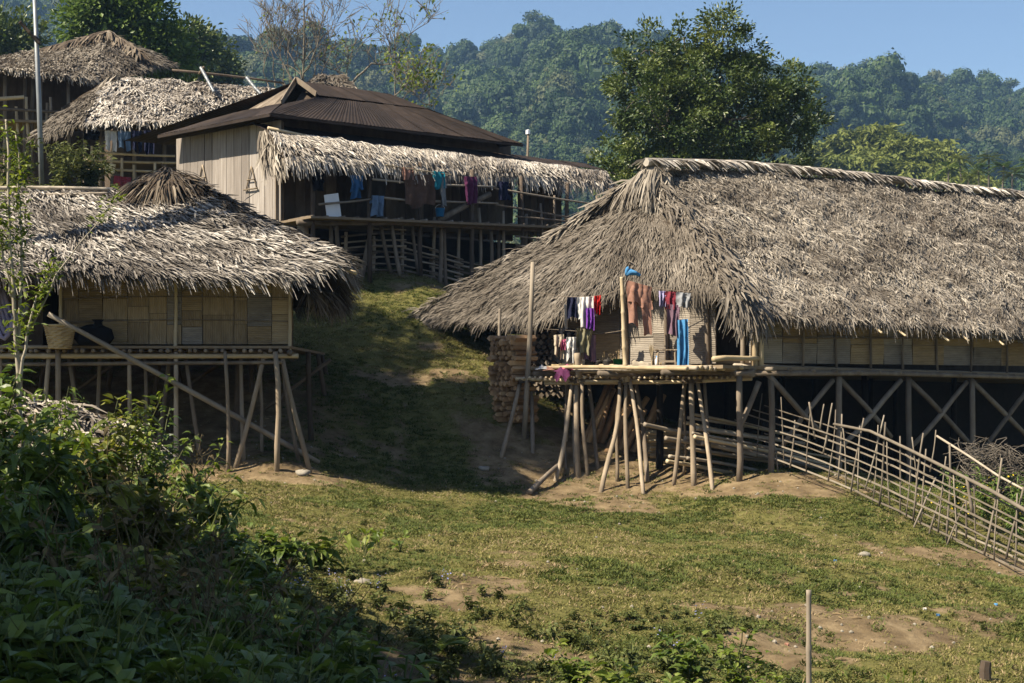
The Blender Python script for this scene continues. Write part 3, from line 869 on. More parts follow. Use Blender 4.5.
for (x0, y0, x1, y1, r) in ((884, 415, 865, 487, .017), (885, 422, 879, 504, .02), (900, 436, 900, 513, .018), (923, 433, 913, 519, .02), (936, 477, 911, 532, .02), (944, 488, 927, 540, .02), (950, 444, 946, 544, .022),
                            (965, 502, 946, 545, .018), (967, 479, 973, 513, .035), (966, 500, 966, 537, .02), (1002, 458, 984, 553, .022), (1024, 487, 1006, 557, .022), (809, 402, 815, 437, .022), (824, 404, 820, 428, .018),
                            (832, 403, 823, 452, .02), (842, 414, 838, 478, .02), (864, 418, 851, 490, .02), (745, 410, 742, 462, .022), (770, 415, 778, 470, .02), (795, 420, 790, 466, .02), (936, 430, 930, 470, .014), (912, 437, 918, 490, .014), (1046, 500, 1030, 575, .022)) + tuple((x_ + random.choice((-3, 2, 5, 8)), float(np.interp(x_, (740, 835, 900, 960, 1024), (396, 424, 449, 478, 511))) - rnd(2, 16), x_, float(np.interp(x_, (740, 800, 835, 900, 960, 1024), (450, 468, 482, 512, 542, 572))), rnd(.012, .018)) for x_ in (757, 784, 806, 828, 846, 858, 873, 890, 906, 921, 938, 956, 977, 994, 1015)) + tuple((x_ + random.choice((-3, 2, 6)), float(np.interp(x_, (1024, 1060, 1200), (511, 529, 575))) - rnd(2, 16), x_, float(np.interp(x_, (1024, 1060, 1200), (572, 586, 624))), rnd(.014, .02)) for x_ in (1040, 1058, 1075, 1092, 1110, 1128, 1145, 1163, 1180, 1196)):
    a, b = fpt(x0), fpt(x1); of = unit(A(-(FB_ - FA)[1], (FB_ - FA)[0])) * (-.05 if (x0 % 2) else .05)
    d0 = (a[1] + b[1]) / 2
    p0 = P(x1, y1 + 2, d0 + of[1]); p1 = P(x0, y0, d0 + of[1])
    pole('picket', p0, p1, r * .9, m_fence, fe, bend=.015)
xs = [834, 870, 910, 950, 990, 1030, 1120]; ys = [424, 431, 450, 470, 490, 513, 549]
g = G(); tube(g, np.array([np.array([*(fpt(x) + A(-.02, -.09)), 0]) + A(0, 0, (H - y) / F * fpt(x)[1]) for x, y in zip(xs, ys)]), np.linspace(.026, .036, 7), 7)
obj('top_rail', g, m_fence, fe, smooth=True)
xs = [928, 960, 990, 1035]; ys = [436, 456, 476, 500]
g = G(); tube(g, np.array([np.array([*(fpt(x) + A(.25, .35)), 0]) + A(0, 0, (H - y) / F * (fpt(x)[1] + .35)) for x, y in zip(xs, ys)]),   .02, 7)
obj('top_rail', g, m_bamboo_gr, fe, smooth=True)

# ---- left thatched house -------------------------------------------------------------------
hl = thing('thatched_stilt_house', (-7, 30, gz(-7, 30)), 'thatched bamboo-walled hut on crossed stilts at the left, a woven basket at its porch', 'house', 'thatched village houses')
ridgeL = [P(-140, 191, 31.5), P(0, 191, 31.5), P(110, 190, 31.5), P(176, 187, 31.5)]
eaveL = [P(-140, 272, 27.6), P(0, 270, 27.6), P(60, 267, 27.6), P(130, 272, 27.7), P(200, 275, 27.8), P(275, 273, 27.9), P(325, 262, 28.1), P(340, 256, 28.25)]
l1 = Roof(ridgeL, eaveL, sag=.06, rough=.06, seed=13)
l2 = Roof([P(170, 187, 31.5), P(178, 187, 31.5), P(174, 189, 32.2)], [P(340, 256, 28.25), A(-3.6, 31, 2.25), A(-4.0, 33.2, 2.05), A(-5.2, 35, 2.0)], sag=.1, rough=.05, seed=14)
l3 = Roof(list(reversed(ridgeL)), [A(-5.2, 35, 2.0), A(-14, 35, 2.0)], seed=15)
ro = thatch_parts(hl, [l1, l2], m_thatch_hut, [l3], du=.034, dv=.07, L=(.28, .6), W=(.018, .044), lift=.08, jit=.15, fringe=1.5, fl=(.3, .62))
gl = G(); n = 2000
ap = P(167, 171, 31.3); an = rng.uniform(0, 2 * np.pi, n)
hd = np.stack([np.cos(an) * 1.25, np.sin(an) * .9, np.full(n, -.85)], 1) + rng.normal(0, .13, (n, 3))
st = rng.random((n, 1)) ** 1.4
leaf_strips(gl, ap + hd * st * .45 + rng.normal(0, .05, (n, 3)), hd, np.stack([np.cos(an), np.sin(an), np.full(n, 1.2)], 1), rng.uniform(.45, .95, n), rng.uniform(.02, .055, n), rng.normal(.08, .07, n), .05, .1)
u = rng.random(260); p = resample([P(178, 180, 31.3), P(240, 214, 30.2)], u)
d = unit(P(240, 214, 30.2) - P(178, 180, 31.3)) + rng.normal(0, .25, (260, 3))
leaf_strips(gl, p + A(0, -.05, .08), d, np.broadcast_to(A(.2, -.5, .8), d.shape), rng.uniform(.3, .6, 260), .07, .1, .03, .1)
obj('ridge_tuft', gl, m_thatch_dark, ro, kind='stuff')
g = G(); tube(g, np.array([ap + A(0, 0, -1.0), ap + A(0, 0, -.3), ap + A(0, 0, .02)]), [.9, .45, .1], 10); obj('tuft_core', g, m_under, ro)
bamboo('ridge_pole', P(-100, 191, 31.2), P(114, 189, 31.2), .05, m_bamboo_gr, ro)
bamboo('ridge_pole', P(15, 195, 31.0), P(108, 193, 31.0), .035, m_bamboo_gr, ro)
bamboo('rafter', P(322, 262, 28.6), P(356, 273, 28.0), .05, m_bamboo, hl)
gl = G(); hanging(gl, [A(-3.9, 28.5, 1.95), A(-3.4, 30.2, 1.9)], 260, (.3, .6), (.8, -.2, 0)); obj('eave_fringe', gl, m_thatch_dark, hl, kind='stuff')
LF = (H - 346) / F * 28.8


def lx(px, d=28.8): return (px - 512) / F * d


mat_wall(hl, A(lx(62), 28.8, 0), (1, 0), lx(290) - lx(62), LF + .03, 2.35, 11, (4, 5, 3), [m_mat_h, m_mat_h, m_mat_h, m_mat_v, m_mat_v, m_mat_gr], .3)
mat_wall(hl, A(lx(290), 28.83, 0), (-.14, 1), 5.2, LF + .03, 2.35, 6, (3, 4), [m_mat_h, m_mat_v], .2)
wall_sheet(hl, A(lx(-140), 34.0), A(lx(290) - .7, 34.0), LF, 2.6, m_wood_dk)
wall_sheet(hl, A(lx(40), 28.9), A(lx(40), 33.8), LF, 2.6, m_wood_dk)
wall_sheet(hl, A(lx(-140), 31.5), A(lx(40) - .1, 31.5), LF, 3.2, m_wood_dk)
for px in (62, 176, 290):
    bamboo('wall_post', A(lx(px), 28.74, LF - .1), A(lx(px), 28.74, 2.3), .04, m_bamboo, hl)
for z in (LF + .45, LF + .9):
    bamboo('wall_batten', A(lx(62), 28.75, z), A(lx(290), 28.75, z + .02), .012, m_wood, hl)
g = G(); slab(g, A(lx(-140), 31.2, LF - .03), A(lx(292), 31.2, LF - .03), 5.4, .05, A(0, 1, 0)); obj('floor', g, m_floor, hl)
bamboo('floor_beam', A(lx(-140), 28.62, LF - .21), A(lx(300), 28.6, LF - .2), .06, m_bamboo, hl)
bamboo('floor_beam', A(lx(-140), 28.55, LF - .33), A(lx(285), 28.55, LF - .31), .045, m_wood, hl)
bamboo('floor_beam', A(lx(-140), 28.45, LF + .0), A(lx(66), 28.45, LF - .02), .045, m_bamboo_gr, hl)
bamboo('floor_beam', A(lx(292), 28.5, LF - .14), A(lx(290) - .65, 33.8, LF - .14), .06, m_wood, hl)
for i in range(34):
    px = -20 + i * 9.2 + rnd(-2, 2)
    bamboo('joist', A(lx(px), 28.42 + rnd(-.06, .06), LF - .1), A(lx(px), 30.2, LF - .1), rnd(.03, .042), m_wood, hl, step=.8)
for (tx, bx, by, r, dd) in ((176, 176, 432, .05, 0), (170, 155, 427, .05, .3), (185, 202, 441, .045, .2), (225, 228, 460, .04, -.2), (241, 244, 441, .045, .3), (265, 234, 455, .05, 0), (276, 277, 465, .055, -.25), (281, 312, 451, .05, 0), (281, 300, 441, .04, .5),
                             (49, 38, 412, .05, 0), (58, 57, 430, .06, -.1), (68, 82, 420, .05, .1), (129, 129, 430, .045, 0), (145, 150, 432, .04, .4), (20, 18, 430, .05, 0), (0, -6, 430, .05, 0), (100, 96, 430, .045, .8), (258, 262, 445, .035, .9)):
    d = 28.6 + dd; x0 = lx(bx, d)
    pole('stilt', A(x0, d, gz(x0, d) - .12), A(lx(tx, d), d, LF - .12), r, m_stilt if dd <= .1 else m_wood, hl, bend=.015)
for i in range(7):
    for y in (30.6, 32.6, 34.0):
        x = -13.5 + i * 1.55 + rnd(-.2, .2); pole('stilt', A(x, y, gz(x, y) - .1), A(x + rnd(-.2, .2), y, LF - .06), .06, m_wood_dk, hl)
for i in range(4):
    x = -12 + i * 2.2; pole('brace', A(x, 31.5, gz(x, 31.5)), A(x + 1.6, 31.4, LF - .2), .045, m_wood_dk, hl)

# ---- plank house with the sheet roof -------------------------------------------------------
C0 = A(-6.0, 39.0, 0); MA = unit(A(.79, .61, 0)); MB = unit(A(-.75, .66, 0)); MN = A(.61, -.79, 0)
hm = thing('plank_house', (-2, 43, gz(-2, 43)), 'plank-walled house with dark rusty sheet-metal roof and thatch-fringed verandah, up the slope', 'house')


def mp_(a, b, z): return C0 + MA * a + MB * b + A(0, 0, z)


MFL = 4.42
nb = 14
for i in range(nb):
    b0 = i * 4.5 / nb; b1 = (i + 1) * 4.5 / nb; b = (b0 + b1) / 2
    board('plank', mp_(rnd(-.012, .012), b, MFL - .1 + rnd(-.06, .03)), mp_(rnd(-.012, .012), b, 7.02), (b1 - b0) - .014, .03, MB, m_plank, hm, warp=.02)
wall_sheet(hm, mp_(.06, 0, 0), mp_(.06, 4.5, 0), MFL, 7.0, m_wood_dk, name='inner_wall')
wall_sheet(hm, mp_(.06, 4.5, 0), mp_(11, 4.5, 0), MFL, 6.9, m_wood_dk)
# verandah wall: dark upright boards, with a gap for the door
for i in range(26):
    a = i * .32
    if 9 <= i <= 11: continue
    board('wall_board', mp_(a + .16, .75, MFL), mp_(a + .16, .75, 7.0), .31, .03, MA, m_wood_dk if i % 3 else m_wood, hm, warp=.02)
board('wall_board', mp_(.0, .1, MFL), mp_(.0, .1, 6.5), .2, .04, MA, m_wood, hm)
board('wall_board', mp_(.02, .38, MFL), mp_(.02, .38, 6.9), .68, .03, MB, m_wood, hm)
# roof sheets
E0 = P(270, 113, 38.3); E1 = P(523, 144, 43.6); R0 = P(298, 81, 42.0); R1 = P(391, 94, 43.95)
EL = P(158, 135, 41.6)


def sheets(name_, top0, top1, bot0, bot1, n, parent, amp=.0065, mat=m_tin, ov=.05):
    top0, top1, bot0, bot1 = map(np.asarray, (top0, top1, bot0, bot1))
    for k in range(n):
        u0, u1 = k / n, min(1, (k + 1) / n + ov / n)
        m = 25
        us = np.linspace(u0, u1, m)
        nr = unit(np.cross(bot1 - bot0, top0 - bot0)); nr = nr if nr[2] > 0 else -nr
        rows = []
        for v in np.linspace(0, 1, 4):
            pr = (top0 + (top1 - top0) * us[:, None]) * (1 - v) + (bot0 + (bot1 - bot0) * us[:, None]) * v
            pr = pr + nr * (amp * np.sin(np.arange(m) * np.pi * .5))[:, None] + nr * (.006 * (k % 2) + rnd(-.008, .008))
            rows.append(pr)
        up_ = np.array(rows); g = G(); grid_sheet(g, up_); grid_sheet(g, up_ - nr * .012, flip=True)
        obj(name_, g, mat, parent)


roofm = obj('roof', (lambda g: (slab(g, R0 + A(0, 0, -.12), R1 + A(0, 0, -.12), .1, .1, A(0, 0, 1)), g)[1])(G()), m_wood_dk, hm)
G0 = P(284, 103, 40.6); G1 = P(318, 95, 41.1)       # foot of the small gable
mid1 = R1 + (E1 - R1) * .33
sheets('roof_sheet', R0, R1, G1, P(428, 109, 43.4), 7, roofm)
sheets('roof_sheet', G1 + A(0, 0, -.05), P(428, 109.5, 43.4), E0, E1, 12, roofm)
sheets('roof_sheet', R0, R0 + MB * .3 + MA * .1 + A(0, 0, -.03), G0, G0 + MB * 2.4 + A(0, 0, -.2), 5, roofm, mat=m_wood)
sheets('roof_sheet', G0 + MB * .1, G0 + MB * 2.2, E0, EL, 6, roofm)
sheets('roof_sheet', G0 + A(0, 0, -.02), G1 + A(0, 0, -.06), E0 + MB * .05, E0 + MA * .4, 2, roofm)
B0 = E0 + MB * 6.4; B1 = E1 + MB * 5.6
sheets('roof_sheet', R1, R0, B1, B0, 8, roofm)
sheets('roof_sheet', R1 + A(.02, 0, -.02), R1 + A(-.02, .02, -.02), E1, B1, 4, roofm)
board('barge_board', R0 + A(-.03, -.15, .02), G1 + A(-.03, -.15, 0), .14, .03, A(0, 0, 1), m_wood, roofm, warp=0)
board('barge_board', R0 + A(-.05, -.12, .02), G0 + A(-.05, -.12, 0), .14, .03, A(0, 0, 1), m_wood, roofm, warp=0)
g = G(); g.add(np.array([R0 + A(.15, .45, -.05), G0 + A(.15, .5, 0), G1 + A(-.02, .5, 0)]), None, [[0, 1, 2]]); obj('vent_panel', g, m_wood_dk, roofm)
board('eave_board', E0 + A(0, 0, -.05), E1 + A(0, 0, -.05), .07, .03, A(0, 0, 1), m_tin, roofm, warp=0)
board('eave_board', E0 + A(0, 0, -.05), EL + A(0, 0, -.05), .08, .03, A(0, 0, 1), m_tin, roofm, warp=0)
wall_sheet(hm, mp_(.3, .72, 0), mp_(8.2, .72, 0), 6.2, 7.3, m_wood_dk, name='upper_wall')
# lower sheet strip and verandah thatch
S0 = P(268, 130, 38.35); S1 = P(604, 170, 45.2)
sheets('verandah_sheet', S0 - MN * .9 + A(0, 0, .32), S1 - MN * .9 + A(0, 0, .3), S0 + A(0, 0, -.05), S1, 12, hm)
pole('verandah_rafter', P(268, 128, 38.3), P(352, 146, 39.6), .05, m_bamboo, hm)
t0 = [S0 + A(0, 0, -.02), (S0 + S1) / 2 + A(0, 0, -.02), S1 + A(0, 0, -.02)]
b0_ = [P(284, 158, 37.6), P(330, 157, 38.4), P(400, 163, 39.9), P(460, 172, 41.2), P(520, 174, 42.6), P(606, 182, 44.6)]
v1 = Roof(t0, b0_, sag=.08, rough=.05, seed=24)
v2 = Roof([S0 + MB * .3, S0], [P(262, 156, 38.5), P(284, 158, 37.6)], sag=.05, rough=.04, seed=25)
v3 = Roof([S1, S1 + MB * .6], [P(606, 182, 44.6), P(609, 184, 46.2)], sag=.04, rough=.04, seed=26)
rv = thatch_parts(hm, [v1, v3], m_thatch_pale, [v2], du=.036, dv=.08, L=(.28, .5), W=(.02, .05), jit=.18, fringe=1.5, fl=(.3, .6))
gl = G(); v2.leaves(gl, du=.05, dv=.1, fringe=1.6, fl=(.3, .5)); obj('hip_thatch', gl, m_thatch, rv, kind='stuff')
# verandah deck
VD = 1.9


def vp(a, o, z): return C0 + MA * a + MN * o + A(0, 0, z)


def vfl(a): return MFL + .035 * a


g = G(); slab(g, vp(-.1, .45, vfl(0) - .08), vp(11, .45, vfl(11) - .08), 2.5, .06, MN); obj('verandah_floor', g, m_floor, hm)
pole('floor_beam', vp(-.2, 1.2, vfl(0) - .18), vp(11, 1.2, vfl(11) - .18), .08, m_wood, hm)
for i in range(26):
    a = .1 + i * .42; bamboo('joist', vp(a, 1.55 + rnd(-.1, .1), vfl(a) - .03), vp(a, .2, vfl(a) - .03), .035, m_wood, hm, step=.9)
for i, a in enumerate((.2, 1.9, 3.5, 5.2, 6.9, 8.6, 10.2)):
    q = vp(a, 1.3, 0); pole('verandah_post', A(q[0], q[1], gz(q[0], q[1]) - .1), vp(a, 1.3, 6.15 - .02 * a), .065, m_wood_dk, hm)
    q = vp(a, -.6, 0); pole('stilt', A(q[0], q[1], gz(q[0], q[1]) - .1), vp(a, -.6, vfl(a) - .1), .09, m_wood_dk, hm)
    q = vp(a + .8, 1.1, 0); pole('stilt', A(q[0] + rnd(-.3, .3), q[1], gz(q[0], q[1]) - .1), vp(a + .8, 1.1, vfl(a) - .1), .06, m_wood, hm)
q = vp(.35, .5, 0); pole('stilt', A(q[0], q[1], gz(q[0], q[1]) - .1), vp(.35, .5, vfl(0) - .1), .16, m_stilt, hm, r1=.15, sides=9)
for z, r in ((.55, .035), (1.0, .03)):
    pole('hand_rail', vp(1.9, 1.42, vfl(1.9) + z), vp(6.0, 1.42, vfl(6) + z), r, m_bamboo_gr, hm)
    pole('hand_rail', vp(5.9, 1.42, vfl(6) + z - .05), vp(10.6, 1.42, vfl(10.6) + z - .4), r, m_wood, hm)
pole('hand_rail', vp(.3, 1.42, vfl(.3) + .28), vp(2.0, 1.42, vfl(2) + .5), .03, m_bamboo_gr, hm)
for a, z in ((7.6, .0), (8.1, .25), (9.2, .1), (9.7, .3)): pole('rail_post', vp(a, 1.4, vfl(a) - .9), vp(a + rnd(-.1, .1), 1.4, vfl(a) + .6 + z), .04, m_wood, hm)
for z in (.2, -.35, -.6, -.85): pole('hand_rail', vp(6.6, 1.45, vfl(6.6) + z), vp(10.8, 1.45, vfl(10.8) + z - .25), .03, m_wood, hm)
for i in range(7): board('wall_board', vp(8.3 + i * .24, -.5, vfl(8)), vp(8.3 + i * .24, -.5, 6.3), .22, .03, MA, m_wood_dk, hm, warp=.03)
for a in (8.8, 9.8): pole('brace', vp(a, 1.3, vfl(a) - .1), vp(a + 1.0, 1.3, vfl(a) - 1.1), .05, m_wood, hm)
# underside: boards leaning in the dark
for i in range(9):
    a = 1 + i * .9; q = vp(a, .9, 0)
    pole('stilt', A(q[0], q[1], gz(q[0], q[1])), vp(a + rnd(-.4, .4), .9, vfl(a) - .15), rnd(.04, .07), m_wood, hm)
wall_sheet(hm, mp_(.2, .5, 0), mp_(10.5, .5, 0), 2.6, MFL - .1, m_painted_shade, name='underfloor_shade_sheet')  # added near-black sheet that paints the shade below the deck
# triangular frames on the plank wall
for px, py in ((204, 176), (253, 178)):
    k = (px - 512) / F; b = (k * C0[1] - C0[0]) / (MB[0] - k * MB[1]); z = (H - py) / F * (C0[1] + MB[1] * b)
    off = -MA * .05
    f = thing('hanging_rack', mp_(0, b, z) + off, 'small triangular wooden rack on the plank wall, %s' % ('nearer the verandah corner' if px > 230 else 'farther from the verandah corner'), 'rack', 'racks on the plank wall')
    for s in (-1, 1): pole('side_bar', mp_(0, b, z + .3) + off, mp_(0, b + s * .22, z - .3) + off, .018, m_stilt, f, bend=0)
    pole('cross_bar', mp_(0, b - .28, z - .3) + off * 1.5, mp_(0, b + .28, z - .3) + off * 1.5, .025, m_stilt, f, bend=0)
    pole('cross_bar', mp_(0, b - .16, z - .05) + off * 1.5, mp_(0, b + .16, z - .05) + off * 1.5, .015, m_stilt, f, bend=0)
# pen fence below the verandah
pf = thing('pole_fence', (-3.6, 40.2, gz(-3.6, 40.2)), 'low grey pole fence closing the space below the plank house verandah', 'fence')
posts = [(346, 39.6, 232), (373, 40.0, 236), (402, 40.3, 217), (434, 41.0, 217), (459, 41.4, 222), (480, 41.8, 208), (504, 42.2, 211), (526, 42.7, 214)]
for px, d, yt in posts:
    x = (px - 512) / F * d
    pole('fence_post', A(x, d, gz(x, d) - .1), P(px + rnd(-1, 1), yt, d), .05, m_bamboo_gr, pf, bend=.015)
for (pa, pb, nr_) in ((0, 1, 7), (1, 2, 8), (2, 3, 6), (3, 4, 6), (4, 5, 6), (5, 6, 5), (6, 7, 5)):
    a, b = posts[pa], posts[pb]
    xa, xb = (a[0] - 512) / F * a[1], (b[0] - 512) / F * b[1]
    for k in range(nr_):
        h = .1 + k * .155
        pole('fence_rail', A(xa - .12, a[1] - .07, gz(xa, a[1]) + h + rnd(-.03, .03)), A(xb + .12, b[1] - .07, gz(xb, b[1]) + h + rnd(-.04, .04)), rnd(.022, .036), m_bamboo_gr if k % 3 else m_wood, pf)


# ---- houses higher up ----------------------------------------------------------------------
def hill_house(label, ridge_, front, side, side_top, back_, mat, posts_, wall, du=.09, tuft=None):
    c = np.mean(np.array(front), 0)
    h = thing('thatched_hill_house', (c[0], c[1] + 2, gz(c[0], c[1] + 2)), label, 'house', 'thatched village houses')
    fa = Roof(ridge_, front, sag=.03, rough=.09, seed=int(c[1]))
    fs = Roof(side_top, side, sag=.06, rough=.08, seed=int(c[1]) + 3)
    fbk = Roof(list(reversed(ridge_)), back_, seed=2)
    r = thatch_parts(h, [fa], mat, [fs, fbk], du=du * .62, dv=.1, L=(.25, .5), W=(.03, .065), lift=.08, jit=.4, fl=(.25, .5))
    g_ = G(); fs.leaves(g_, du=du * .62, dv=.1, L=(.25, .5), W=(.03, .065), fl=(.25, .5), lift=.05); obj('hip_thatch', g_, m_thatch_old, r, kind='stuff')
    for p in posts_:
        pole('post', A(p[0], p[1], gz(p[0], p[1]) - .1), p, .08, m_wood, h)
    for a, b, z0, z1, m in wall:
        wall_sheet(h, a, b, z0, z1, m)
    return h, r


# house A: just behind the plank house
dA = 54.5
hA, rA = hill_house('bleached thatched house behind the plank house, trousers drying under its eave',
                    [P(113, 75, 57), P(190, 81, 58.3), P(282, 90, 59.8)],
                    [P(86, 122, 53), P(130, 121, 53.4), P(190, 123, 54), P(300, 131, 56)],
                    [P(30, 137, 58), P(45, 133, 56), P(62, 128, 54.5), P(86, 121, 53)], [P(106, 84, 58), P(113, 82, 57)],
                    [P(300, 120, 64), P(30, 128, 62)], m_thatch_pale,
                    [P(85, 122, 54.2), P(100, 124, 54.3), P(135, 124, 54.6), P(165, 124, 55)],
                    [(A(-14.6, 56.5), A(-7, 58), 6.9, 10.2, m_wood_dk), (A(-14.6, 56.5), A(-16.5, 60.5), 6.9, 10.2, m_wood_dk)])
g = G(); slab(g, P(78, 166, 55.4), P(180, 168, 56.6), 2.4, .1, A(0, 1, 0)); obj('floor', g, m_floor, hA)
for k, (x0, y0, x1, y1) in enumerate(((82, 160, 178, 163), (95, 152, 175, 156), (84, 170, 182, 173))):
    bamboo('porch_rail', P(x0, y0, 54.1), P(x1, y1, 54.4), .055, m_bamboo, hA)
for px, y0, y1 in ((112, 150, 176), (134, 165, 184), (155, 163, 180), (92, 146, 175), (122, 158, 178)):
    bamboo('porch_post', P(px, y1, 54.2), P(px, y0, 54.2), .06, m_bamboo, hA)
gl = G(); hanging(gl, [P(120, 74, 56.4), P(110, 75, 56.6), P(100, 92, 57.2)], 300, (.5, 1.0), (-.6, -.5, 0), W=(.07, .13), spread=.18, rlo=.2); obj('gable_fringe', gl, m_thatch, rA, kind='stuff')
bamboo('ridge_stay', P(201, 68, 57.8), P(214, 92, 56.6), .07, m_pole_metal, rA); bamboo('ridge_stay', P(247, 78, 58.6), P(261, 94, 57.4), .07, m_pole_metal, rA)
pole('ridge_stay', P(204, 67, 57.7), P(199, 74, 57.9), .05, m_stilt, rA)
pole('ridge_pole', P(172, 70, 58), P(284, 83, 59.2), .05, m_wood_dk, rA)
# house B: highest, far left
hB, rB = hill_house('grey thatched house on the hill top in the upper left corner, behind the metal pole',
                    [P(-60, 73, 73), P(20, 54, 69), P(108, 36, 65)],
                    [P(-70, 66, 58), P(0, 70, 58.5), P(60, 76, 59.5), P(96, 80, 60.5)],
                    [P(96, 80, 60.5), P(130, 72, 62), P(172, 62, 66)], [P(106, 36, 65), P(110, 36, 65.4)],
                    [P(172, 62, 72), P(-60, 60, 82)], m_thatch,
                    [P(25, 78, 59.6), P(33, 79, 59.7), P(41, 80, 59.9), P(5, 76, 59.4), P(68, 82, 60.4)],
                    [(A(-27, 63), A(-17, 63), 8.2, 13.5, m_wood_dk), (A(-17, 63), A(-15.5, 68), 8.2, 13.2, m_wood_dk)])
bamboo('porch_rail', P(-30, 100, 58.6), P(24, 97, 59), .1, m_bamboo, hB)
bamboo('porch_rail', P(-30, 106, 58.6), P(60, 112, 59.6), .07, m_wood, hB)
g = G(); slab(g, P(-40, 124, 60), P(66, 128, 61), 2.6, .1, A(0, 1, 0)); obj('floor', g, m_floor, hB)
for px in (18, 28, 46, 52, 62):
    bamboo('porch_post', P(px, 134, 59.6), P(px + rnd(-2, 2), 100 + rnd(-4, 8), 59.5), .07, m_bamboo if px < 40 else m_wood, hB)
gl = G(); n = 500; u = rng.random(n); p = resample([P(50, 49, 66.6), P(108, 33, 64.9), P(140, 54, 64)], u)
d = np.stack([rng.normal(0, .4, n), rng.normal(-.6, .3, n), np.full(n, -.7)], 1)
leaf_strips(gl, p + A(0, 0, .12), d, np.broadcast_to(A(0, -.6, .8), d.shape), rng.uniform(.6, 1.2, n), .12, .1, .04, .1); obj('ridge_tuft', gl, m_thatch_dark, rB, kind='stuff')
# house C: only its ridge shows over the sheet roof
hC, rC = hill_house('thatched roof ridge peeping over the rusty sheet roof, below the bare trees',
                    [P(318, 75, 61), P(345, 76, 61.5)], [P(290, 110, 58), P(380, 118, 59)], [P(290, 110, 58), P(285, 108, 64)], [P(318, 76, 61), P(319, 76, 61.4)],
                    [P(380, 112, 65), P(285, 108, 65)], m_thatch_old, [P(300, 116, 59.5), P(360, 118, 60)], [(A(-7.4, 60.5), A(-5.5, 61), 4.0, 11, m_wood_dk)], du=.12)

# ------------------------------------------------------------------ things on and around the houses
def cloth(name, p0, p1, drop, mat, label, cat, style='towel', back=.35, wav=.05, group=None, sway=0.0):
    """laundry hung over a line from p0 to p1, falling on both sides"""
    p0 = np.asarray(p0, float); p1 = np.asarray(p1, float); L = np.linalg.norm(p1 - p0)
    ax = unit(p1 - p0); nrm = unit(np.cross(ax, A(0, 0, 1))); nrm = nrm if nrm[1] < 0 else -nrm
    g = G(); ph = rnd(0, 6)

    def panel(u0, u1, d0, side, nu=13, nv=13, taper=0.0, hem=.05):
        U, V = np.meshgrid(np.linspace(u0, u1, nu), np.linspace(0, 1, nv), indexing='ij')
        um = (u0 + u1) / 2
        Uu = um + (U - um) * (1 - taper * V)
        dz = d0 * V * (1 + hem * np.sin(U * 9 + ph) + .16 * (vnoise(U * 3 + ph * 7, U * 0 + side, 5) - .5))
        fold_ = fbm(U * 5 + ph * 3, V * 2.2 + side * 4, 12, 3) - .5
        w = wav * (.35 + V) * np.sin(U * (11 + 3 * side) + ph + V * 2.1) + wav * .6 * np.sin(U * 23 + ph * 2 + V) * (.3 + V) + fold_ * wav * 2.6
        Uu = Uu + .07 * (fbm(V * 3 + ph, U * 2, 19, 2) - .5) * V + .03 * np.sin(V * 5 + ph)
        Pt = p0 + ax * (Uu * L)[..., None] + nrm * (side * (.015 + .02 * V) + w)[..., None] - A(0, 0, 1) * dz[..., None] + ax * (sway * V * V)[..., None]
        Pt[..., 2] += .02 * (1 - V) - .06 * np.sin(U * np.pi) * L * .15
        grid_sheet(g, Pt, .5); grid_sheet(g, Pt - nrm * side * .006, .5, True)
    if style == 'trousers':
        panel(0, 1, drop * .45, 1); panel(0, 1, drop * .4, -1)
        a = len(g.v); panel(.02, .44, drop * rnd(.85, .95), 1.3, nu=8, taper=.15); panel(.58, .99, drop, 1.3, nu=5, taper=.15)
    elif style == 'shirt':
        panel(.15, .85, drop, 1); panel(.15, .85, drop * .6, -1)
        panel(0, .2, drop * .7, 1.2, nu=5, taper=.3); panel(.8, 1, drop * .62, 1.2, nu=5, taper=.3)
    else:
        panel(0, 1, drop, 1); panel(0, 1, drop * back, -1)
    return obj(name, g, mat, None, label, cat, group, smooth=True)


GL = 'laundry on the platform'
K = {n: cloth_mat('cloth_' + n, c) for n, c in dict(navy=(.025, .028, .06), white=(.72, .7, .68), red=(.55, .03, .025), purple=(.22, .07, .42), cream=(.55, .47, .36), pink=(.6, .16, .28), mauve=(.24, .15, .2), rust=(.4, .22, .165), blue=(.06, .16, .34),
                                                        skyblue=(.1, .32, .62), olive=(.25, .23, .15), plum=(.12, .035, .09), black=(.015, .015, .018), turq=(.03, .26, .34), grey=(.35, .36, .38), jeans=(.16, .24, .36), brown=(.13, .08, .06), lilac=(.42, .38, .6), maroon=(.28, .05, .07)).items()}


def S2(px0, y0, px1, y1, d0, d1=None): return P(px0, y0, d0), P(px1, y1, d1 or d0)


